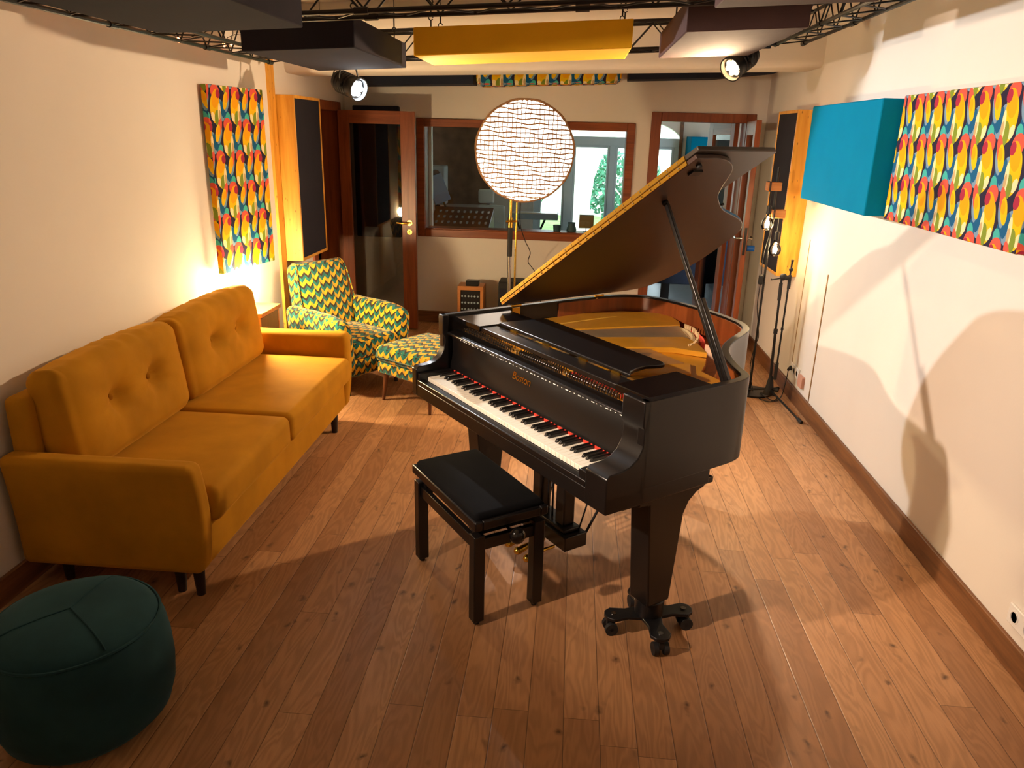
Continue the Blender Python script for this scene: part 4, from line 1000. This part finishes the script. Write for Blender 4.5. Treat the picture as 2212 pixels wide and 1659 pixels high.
for sx_ in (-1, 1): bb(Bx(sx_*(hl-.036)-.012, sx_*(hl-.036)+.012, -hw+.05, hw-.05, .335, .385), 'apron', MT['black'], bevel=.003)
m = MB()
for s in (-1, 1): m.tube([(-hl+.07, s*(hw-.05), .385), (-hl+.16, s*(hw-.05), .438)], .007, 6); m.tube([(hl-.07, s*(hw-.05), .385), (hl-.16, s*(hw-.05), .438)], .007, 6)
m.tube([(-hl+.09, 0, .40), (hl+.02, 0, .40)], .006, 8); m.box(-hl+.06, -hl+.085, -hw+.03, hw-.03, .385, .41); m.box(hl-.085, hl-.06, -hw+.03, hw-.03, .385, .41); bb(m, 'lift_bar', MT['metal'])
for s in (1,):
    m = MB(); m.lathe([(0, -.002), (.016, 0), (.028, .012), (.033, .026), (.030, .040), (.020, .049), (0, .052)], M=frame_M((hl+.012, .0, .40), (0, 1, 0), (1, 0, 0)), n=24); bb(m, 'adjuster_knob', MT['blackg'])

# ------------------------------------------------------------------ trusses under the roof
ZT = lambda x: 2.40+TL*x          # underside of the truss frame
def truss(name, a, b, side, up, label, step=.30):
    # four chords with zigzag lacing on its faces
    a, b = Vector(a), Vector(b); d = b-a; n = max(2, round(d.length/step)); side, up = Vector(side), Vector(up)
    t = thing(name, tuple(a), label, 'truss', group='black lattice trusses under the ceiling')
    m = MB()
    for o in (Vector(), side, up, side+up): m.tube([a+o, b+o], .0105, 8)
    m.build('chord', MT['metal'], t)
    m = MB()
    for o, w in ((Vector(), up), (side, up), (Vector(), side), (up, side)):
        for i in range(n):
            p, q, r = a+o+d*(i/n), a+o+w+d*((i+.5)/n), a+o+d*((i+1)/n); m.tube([p, q], .0045, 5, caps=False); m.tube([q, r], .0045, 5, caps=False)
    m.build('lacing', MT['metal'], t)
    m = MB()
    for i in range(0, n+1, 3):
        for o in (Vector(), side): p = a+o+d*(i/n); dd = d.normalized()*.03; m.tube([p-dd, p+dd], .0155, 8)
    m.build('coupling', MT['metal'], t); return t
S_ = .165
TX0, TX1, TYN, TYF = -2.09, 1.40, 3.42, 5.32
truss('roof_truss', (TX0, -1.0, ZT(TX0)), (TX0, TYF, ZT(TX0)), (.225, 0, .011), (0, 0, S_), 'long black lattice truss along the left wall')
truss('roof_truss', (TX1-.17, -1.0, ZT(TX1-.17)), (TX1-.17, TYF, ZT(TX1-.17)), (.17, 0, .008), (0, 0, S_), 'long black lattice truss along the right wall')
truss('roof_truss', (TX0+.23, TYN, ZT(TX0+.23)), (TX1-.17, TYN, ZT(TX1-.17)), (0, S_, 0), (0, 0, S_), 'nearer black lattice truss across the room')
truss('roof_truss', (TX0+.23, TYF-.01, ZT(TX0+.23)), (TX1-.17, TYF-.01, ZT(TX1-.17)), (0, S_, 0), (0, 0, S_), 'farther black lattice truss across the room, behind the yellow box')
# hanging acoustic boxes
def cloud(x0, x1, y0, y1, m, label, th=.142, z=None):
    zb_ = lambda x: 2.31+TL*x
    t = thing('hanging_box', ((x0+x1)/2, (y0+y1)/2, zb_((x0+x1)/2)), label, 'acoustic panel', group='cloth boxes hanging from the roof')
    b = MB(); b.prism([(x0, zb_(x0)), (x1, zb_(x1)), (x1, zb_(x1)+th), (x0, zb_(x0)+th)], y0, y1, 'xz'); b.build('box_body', m, t, bevel=.006)
    for x in (x0+.07, x1-.04):
        for y in (y0+.14, y1-.14):
            z0 = zb_(x)+th; h = MB()
            h.tube([(x, y, z0-.002), (x, y, z0+.05)], .004, 6); h.tube([(x+.012*math.cos(a), y, z0+.062+.012*math.sin(a)) for a in [math.pi*2*k/12 for k in range(12)]], .003, 5)
            h.tube([(x, y, z0+.07), (x, y, z0+.13)], .005, 6); h.tube([(x+.012*math.cos(a), y, z0+.14+.012*math.sin(a)) for a in [-1.2+4.6*k/10 for k in range(11)]], .0032, 5); h.tube([(x, y, z0+.15), (x, y, zc(x)+.004)], .0022, 5)
            h.build('hook', MT['metal'], t)
    return t
cloud(-1.66, -1.095, 3.87, 5.03, MT['dark'], 'black hanging box above the cold spotlight')
cloud(-1.69, -1.10, 1.95, 3.17, MT['dark'], 'black hanging box nearest the camera at upper left')
cloud(-.905, .262, 4.345, 4.93, MT['yellow'], 'yellow hanging box in the middle')
cloud(.463, 1.0, 3.75, 4.98, MT['brown'], 'brown hanging box above the warm spotlight')
cloud(.475, 1.05, 1.9, 3.09, MT['brown'], 'brown hanging box nearest the camera at upper right')
# round duct behind the trusses
D0, D1 = Vector((XL, 6.2-.27, 2.635+.05*(XL+1.265))), Vector((XR, 5.93, 2.64+.05*(XR+1.265)))
tag(MB().tube([(XL, 5.90, 2.60), (XR, 5.90, 2.80)], .075, 24, caps=False).build('air_duct', MT['wall']), 'white round air duct across the room above the trusses', 'duct')
# bass traps along the top of the back wall
def zbt(x, z0, k): return z0+k*x
t = thing('ceiling_baffle', (-1.55, 7.4, 2.27), 'black baffle high on the back wall, left of the leaf-print one', 'acoustic panel', group='baffles above the back wall')
MB().prism([(-2.24, 2.262), (-.965, 2.297), (-.965, 2.45), (-2.24, 2.41)], 7.26, YB-.002, 'xz').build('panel_body', MT['ind'], t, bevel=.006)
t = thing('ceiling_baffle', (-.3, 7.4, 2.3), 'leaf-print baffle high on the back wall above the softbox', 'acoustic panel', group='baffles above the back wall')
MB().prism([(-.94, 2.315), (-.90, 2.285), (.33, 2.335), (.365, 2.36), (.365, 2.49), (-.94, 2.45)], 7.24, YB-.002, 'xz').build('panel_body', MT['retro'], t, uv=True, bevel=.02, seg=3)
t = thing('ceiling_baffle', (1.1, 7.4, 2.37), 'dark baffle high on the back wall above the double door', 'acoustic panel', group='baffles above the back wall')
MB().prism([(.43, 2.362), (1.2, 2.392), (1.73, 2.45), (1.73, 2.5), (.43, 2.49)], 7.26, YB-.002, 'xz').build('panel_body', MT['ind'], t, bevel=.006)

# ------------------------------------------------------------------ spotlights
def spot(name, p, tgt, lens, label, zmount, knob):
    t = thing(name, tuple(p), label, 'spotlight'); p = Vector(p); d = (Vector(tgt)-p).normalized(); x = Vector((0, 0, 1)).cross(d).normalized(); Mx = frame_M(p-d*.02, x, d)
    m = MB(); m.lathe([(.030, -.20), (.062, -.19), (.068, -.15), (.068, -.02), (.078, .0), (.078, .02), (.070, .02), (.062, -.006), (.03, -.006)], M=Mx, n=24)
    for k in range(5): m.lathe([(.068, -.16+k*.024), (.074, -.155+k*.024), (.068, -.15+k*.024)], M=Mx, n=24)
    m.build('housing', MT['metal'], t)
    m = MB()
    for k in range(7):
        a = k*2*math.pi/6; r = 0 if k == 6 else .036; m.lathe([(.017, -.004), (.012, .006), (0, .009)], M=Mx @ Matrix.Translation((r*math.cos(a), r*math.sin(a), 0)), n=14)
    m.build('lens', lens, t)
    top = Vector((p.x-d.x*.10, p.y-d.y*.10, zmount)); m = MB()
    for s in (-1, 1):
        q = p-d*.10+x*s*.085; m.tube([q, q+Vector((0, 0, .05)), top+x*s*.05-Vector((0, 0, .03)), top], .007, 6); m.cyl(q-x*s*.012, q+x*s*.012, .018, n=12)
    m.tube([top-Vector((0, 0, .04)), top+Vector((0, 0, .02))], .018, 10); m.build('yoke', MT['metal'], t)
    m = MB(); m.cyl(top+x*.02, top+x*.06, .013, n=10); m.build('clamp_knob', knob, t)
    m = MB(); q = p-d*.2; m.tube(catmull([q, q+Vector((-.05*x.x, -.05, -.03)), q+Vector((-.04, .03, .06)), top+Vector((0, 0, .02))], 6), .004, 6); m.build('power_lead', MT['cablem'], t)
    return t
spot('spotlight', COLD-(COLD_T-COLD).normalized()*.06, COLD_T, MT['coldlens'], 'cold white spotlight under the black hanging box at left', 2.36, MT['redp'])
spot('spotlight', WARM-(WARM_T-WARM).normalized()*.06, WARM_T, MT['warmlens'], 'warm amber spotlight under the brown hanging box at right', 2.45, MT['metal'])
spot('spotlight', PEACH-(PEACH_T-PEACH).normalized()*.06, PEACH_T, MT['peachlens'], 'peach spotlight on the left truss nearest the camera', 2.33, MT['metal'])
# red fairy lights wound on the left truss
FL = thing('fairy_lights', (-2.0, 3.0, 2.35), 'string of little red fairy lights wound on the left truss', 'fairy lights')
pts = [Vector((-2.02+.10*math.sin(y*9), y, ZT(-2)+.06+.05*math.cos(y*13))) for y in [2.4+.05*k for k in range(54)]]
MB().tube(pts, .002, 4).build('string', MT['cablem'], FL)
m = None
for k in range(2, 54, 4):
    p = pts[k]; MB().sphere((p.x, p.y, p.z-.012), .009, 8, 6, (1, 1, 1.6)).build('bulb', MT['fairy'], FL)

# ------------------------------------------------------------------ microphone stand and bulb lamp by the right wall
MS = thing('microphone_stand', (1.548, 5.558, 0), 'black tripod microphone stand with folded boom by the right wall', 'microphone stand')
bx, by = 1.548, 5.54
MB().tube([(bx, by, .06), (bx-.012, by+.005, .52)], .0105, 12).build('lower_tube', MT['metal'], MS)
m = MB(); m.tube([(bx-.012, by+.005, .50), (bx-.02, by+.008, .93)], .0082, 12); m.build('upper_tube', MT['metal'], MS)
m = MB(); m.tube([(bx-.012, by+.005, .52), (bx-.012, by+.005, .555)], .015, 12); m.tube([(bx-.018, by+.007, .77), (bx-.02, by+.008, .90)], .0125, 12); m.build('grip', MT['rubber'], MS)
m = MB(); m.lathe([(.012, .19), (.022, .15), (.03, .10), (.04, .06), (.036, .045), (0, .045)], (bx, by, 0), 18); m.cyl((bx, by, .09), (bx+.06, by-.03, .09), .014, n=12); m.build('hub', MT['rubber'], MS)
for a, L_ in ((R(-77), .50), (R(150), .30), (R(62), .30)):
    e = Vector((bx+L_*math.cos(a), by+L_*math.sin(a), .012)); lg = MB().tube([(bx+.03*math.cos(a), by+.03*math.sin(a), .085), e], .008, 8).build('tripod_leg', MT['metal'], MS)
    MB().tube([e-(e-Vector((bx, by, .085))).normalized()*.045, e+(e-Vector((bx, by, .085))).normalized()*.008], .0125, 10).build('rubber_foot', MT['rubber'], lg)
m = MB(); m.sphere((bx-.012, by, .945), .026, 14, 10); m.cyl((bx-.01, by, .94), (bx+.035, by, .94), .018, n=12); m.tube([(bx-.03, by, .935), (bx-.09, by-.01, .925), (bx-.10, by-.01, .925)], [.005, .005, .008], 8); m.build('boom_clutch', MT['rubber'], MS)
m = MB(); m.tube([(bx+.035, by, 1.05), (bx+.033, by, .90), (bx+.028, by-.01, .20)], .0068, 10); m.build('boom_arm', MT['metal'], MS)
m = MB(); m.tube([(bx+.0285, by-.01, .30), (bx+.027, by-.011, .17)], .0125, 10); m.tube([(bx+.034, by, .96), (bx+.036, by, .86)], .012, 10); m.sphere((bx+.035, by, 1.0), .016, 12, 8); m.tube([(bx+.036, by, 1.035), (bx+.037, by, 1.07)], [.006, .011], 10); m.tube([(bx+.0305, by-.004, .55), (bx+.0305, by-.004, .57)], .010, 10); m.build('boom_fitting', MT['rubber'], MS)

BL = thing('bulb_lamp', (1.432, 5.70, 0), 'floor lamp of two bare filament bulbs hung from wooden blocks on a black pole', 'lamp')
lx, ly = 1.432, 5.70
m = MB(); m.lathe([(0, 0), (.138, 0), (.14, .004), (.138, .014), (0, .014)], (lx+.04, ly+.0, 0), 36); m.build('base_plate', MT['metal'], BL)
MB().tube([(lx+.01, ly, .012), (lx+.012, ly, 1.70)], .0085, 12).build('pole', MT['metal'], BL)
for (x, y, z, bx_, bz) in ((lx-.012, ly-.02, 1.568, 1.402, 1.300), (lx+.04, ly-.02, 1.378, 1.481, 1.118)):
    blk = MB().box(x-.05, x+.05, y-.03, y+.04, z-.030, z+.030).build('wood_block', MT['oakb'], BL, bevel=.004)
    m = MB(); [m.tube([(x-.036+dx_, y-.033, z-.033), (x-.036+dx_, y-.034, z+.033), (x-.036+dx_, y+.042, z+.033), (x-.036+dx_, y+.042, z-.033), (x-.036+dx_, y-.033, z-.033)], .003, 5) for dx_ in (0, .007)]; m.build('cord_winding', MT['cablem'], blk)
    sk = MB().tube([(bx_, y-.02, bz+.075), (bx_, y-.02, bz+.135)], [.018, .016], 14).build('lamp_socket', MT['metal'], BL)
    MB().tube([(bx_, y-.02, bz+.13), (bx_, y-.02, z-.02)], .003, 6).build('cord', MT['cablem'], BL)
    c = (bx_, y-.02, bz); pr_ = [(0, -.046), (.022, -.041), (.038, -.026), (.0455, -.002), (.042, .022), (.030, .042), (.018, .058), (.0155, .078)]
    gb = MB().lathe(pr_, c, 24).build('bulb_glass', MT['bulb'], BL)
    m = MB()
    for k in range(4): a = k*math.pi/2+.4; m.tube([(c[0]+.007*math.cos(a), c[1]+.007*math.sin(a), bz+.036), (c[0]+.013*math.cos(a), c[1]+.013*math.sin(a), bz-.022)], .0022, 5)
    m.build('filament', MT['fil'], gb)
    lamp('filament_glow', 'POINT', c, 5.5, (1, .70, .36), None, .02)
m = MB(); m.tube(catmull([(lx+.02, ly-.03, 1.34), (lx-.02, ly-.02, 1.1), (lx-.018, ly-.02, .93)], 6), .003, 6); m.tube(catmull([(lx-.018, ly-.02, .86), (lx-.02, ly-.02, .7), (lx+.006, ly-.012, .56), (lx+.022, ly-.012, .45), (lx+.004, ly-.012, .38), (lx-.01, ly-.015, .2), (lx+.03, ly-.03, .02)], 6), .003, 6)
m.build('lamp_cord', MT['cablem'], BL)
MB().rbox((lx-.018, ly-.02, .895), (.036, .026, .075), .012, 8).build('cord_switch', MT['rubber'], BL)
P = [(lx+.05, ly-.16, .006), (lx+.12, ly-.22, .006), (lx+.20, ly-.1, .008), (lx+.08, ly-.06, .02), (lx+.15, ly-.2, .007), (lx+.22, ly-.14, .03), (lx+.25, ly-.10, .16), (XR-.05, 5.60, .231)]
pc = thing('plug_cable', (lx+.15, 5.55, 0), 'black cable with plug running from the bulb lamp to the wall socket', 'cable')
MB().tube(catmull(P, 8), .0035, 6).build('cable', MT['cablem'], pc)
m = MB(); m.tube([(XR-.05, 5.60, .231), (XR-.0145, 5.653, .231)], [.010, .018], 12); m.build('plug', MT['rubber'], pc)
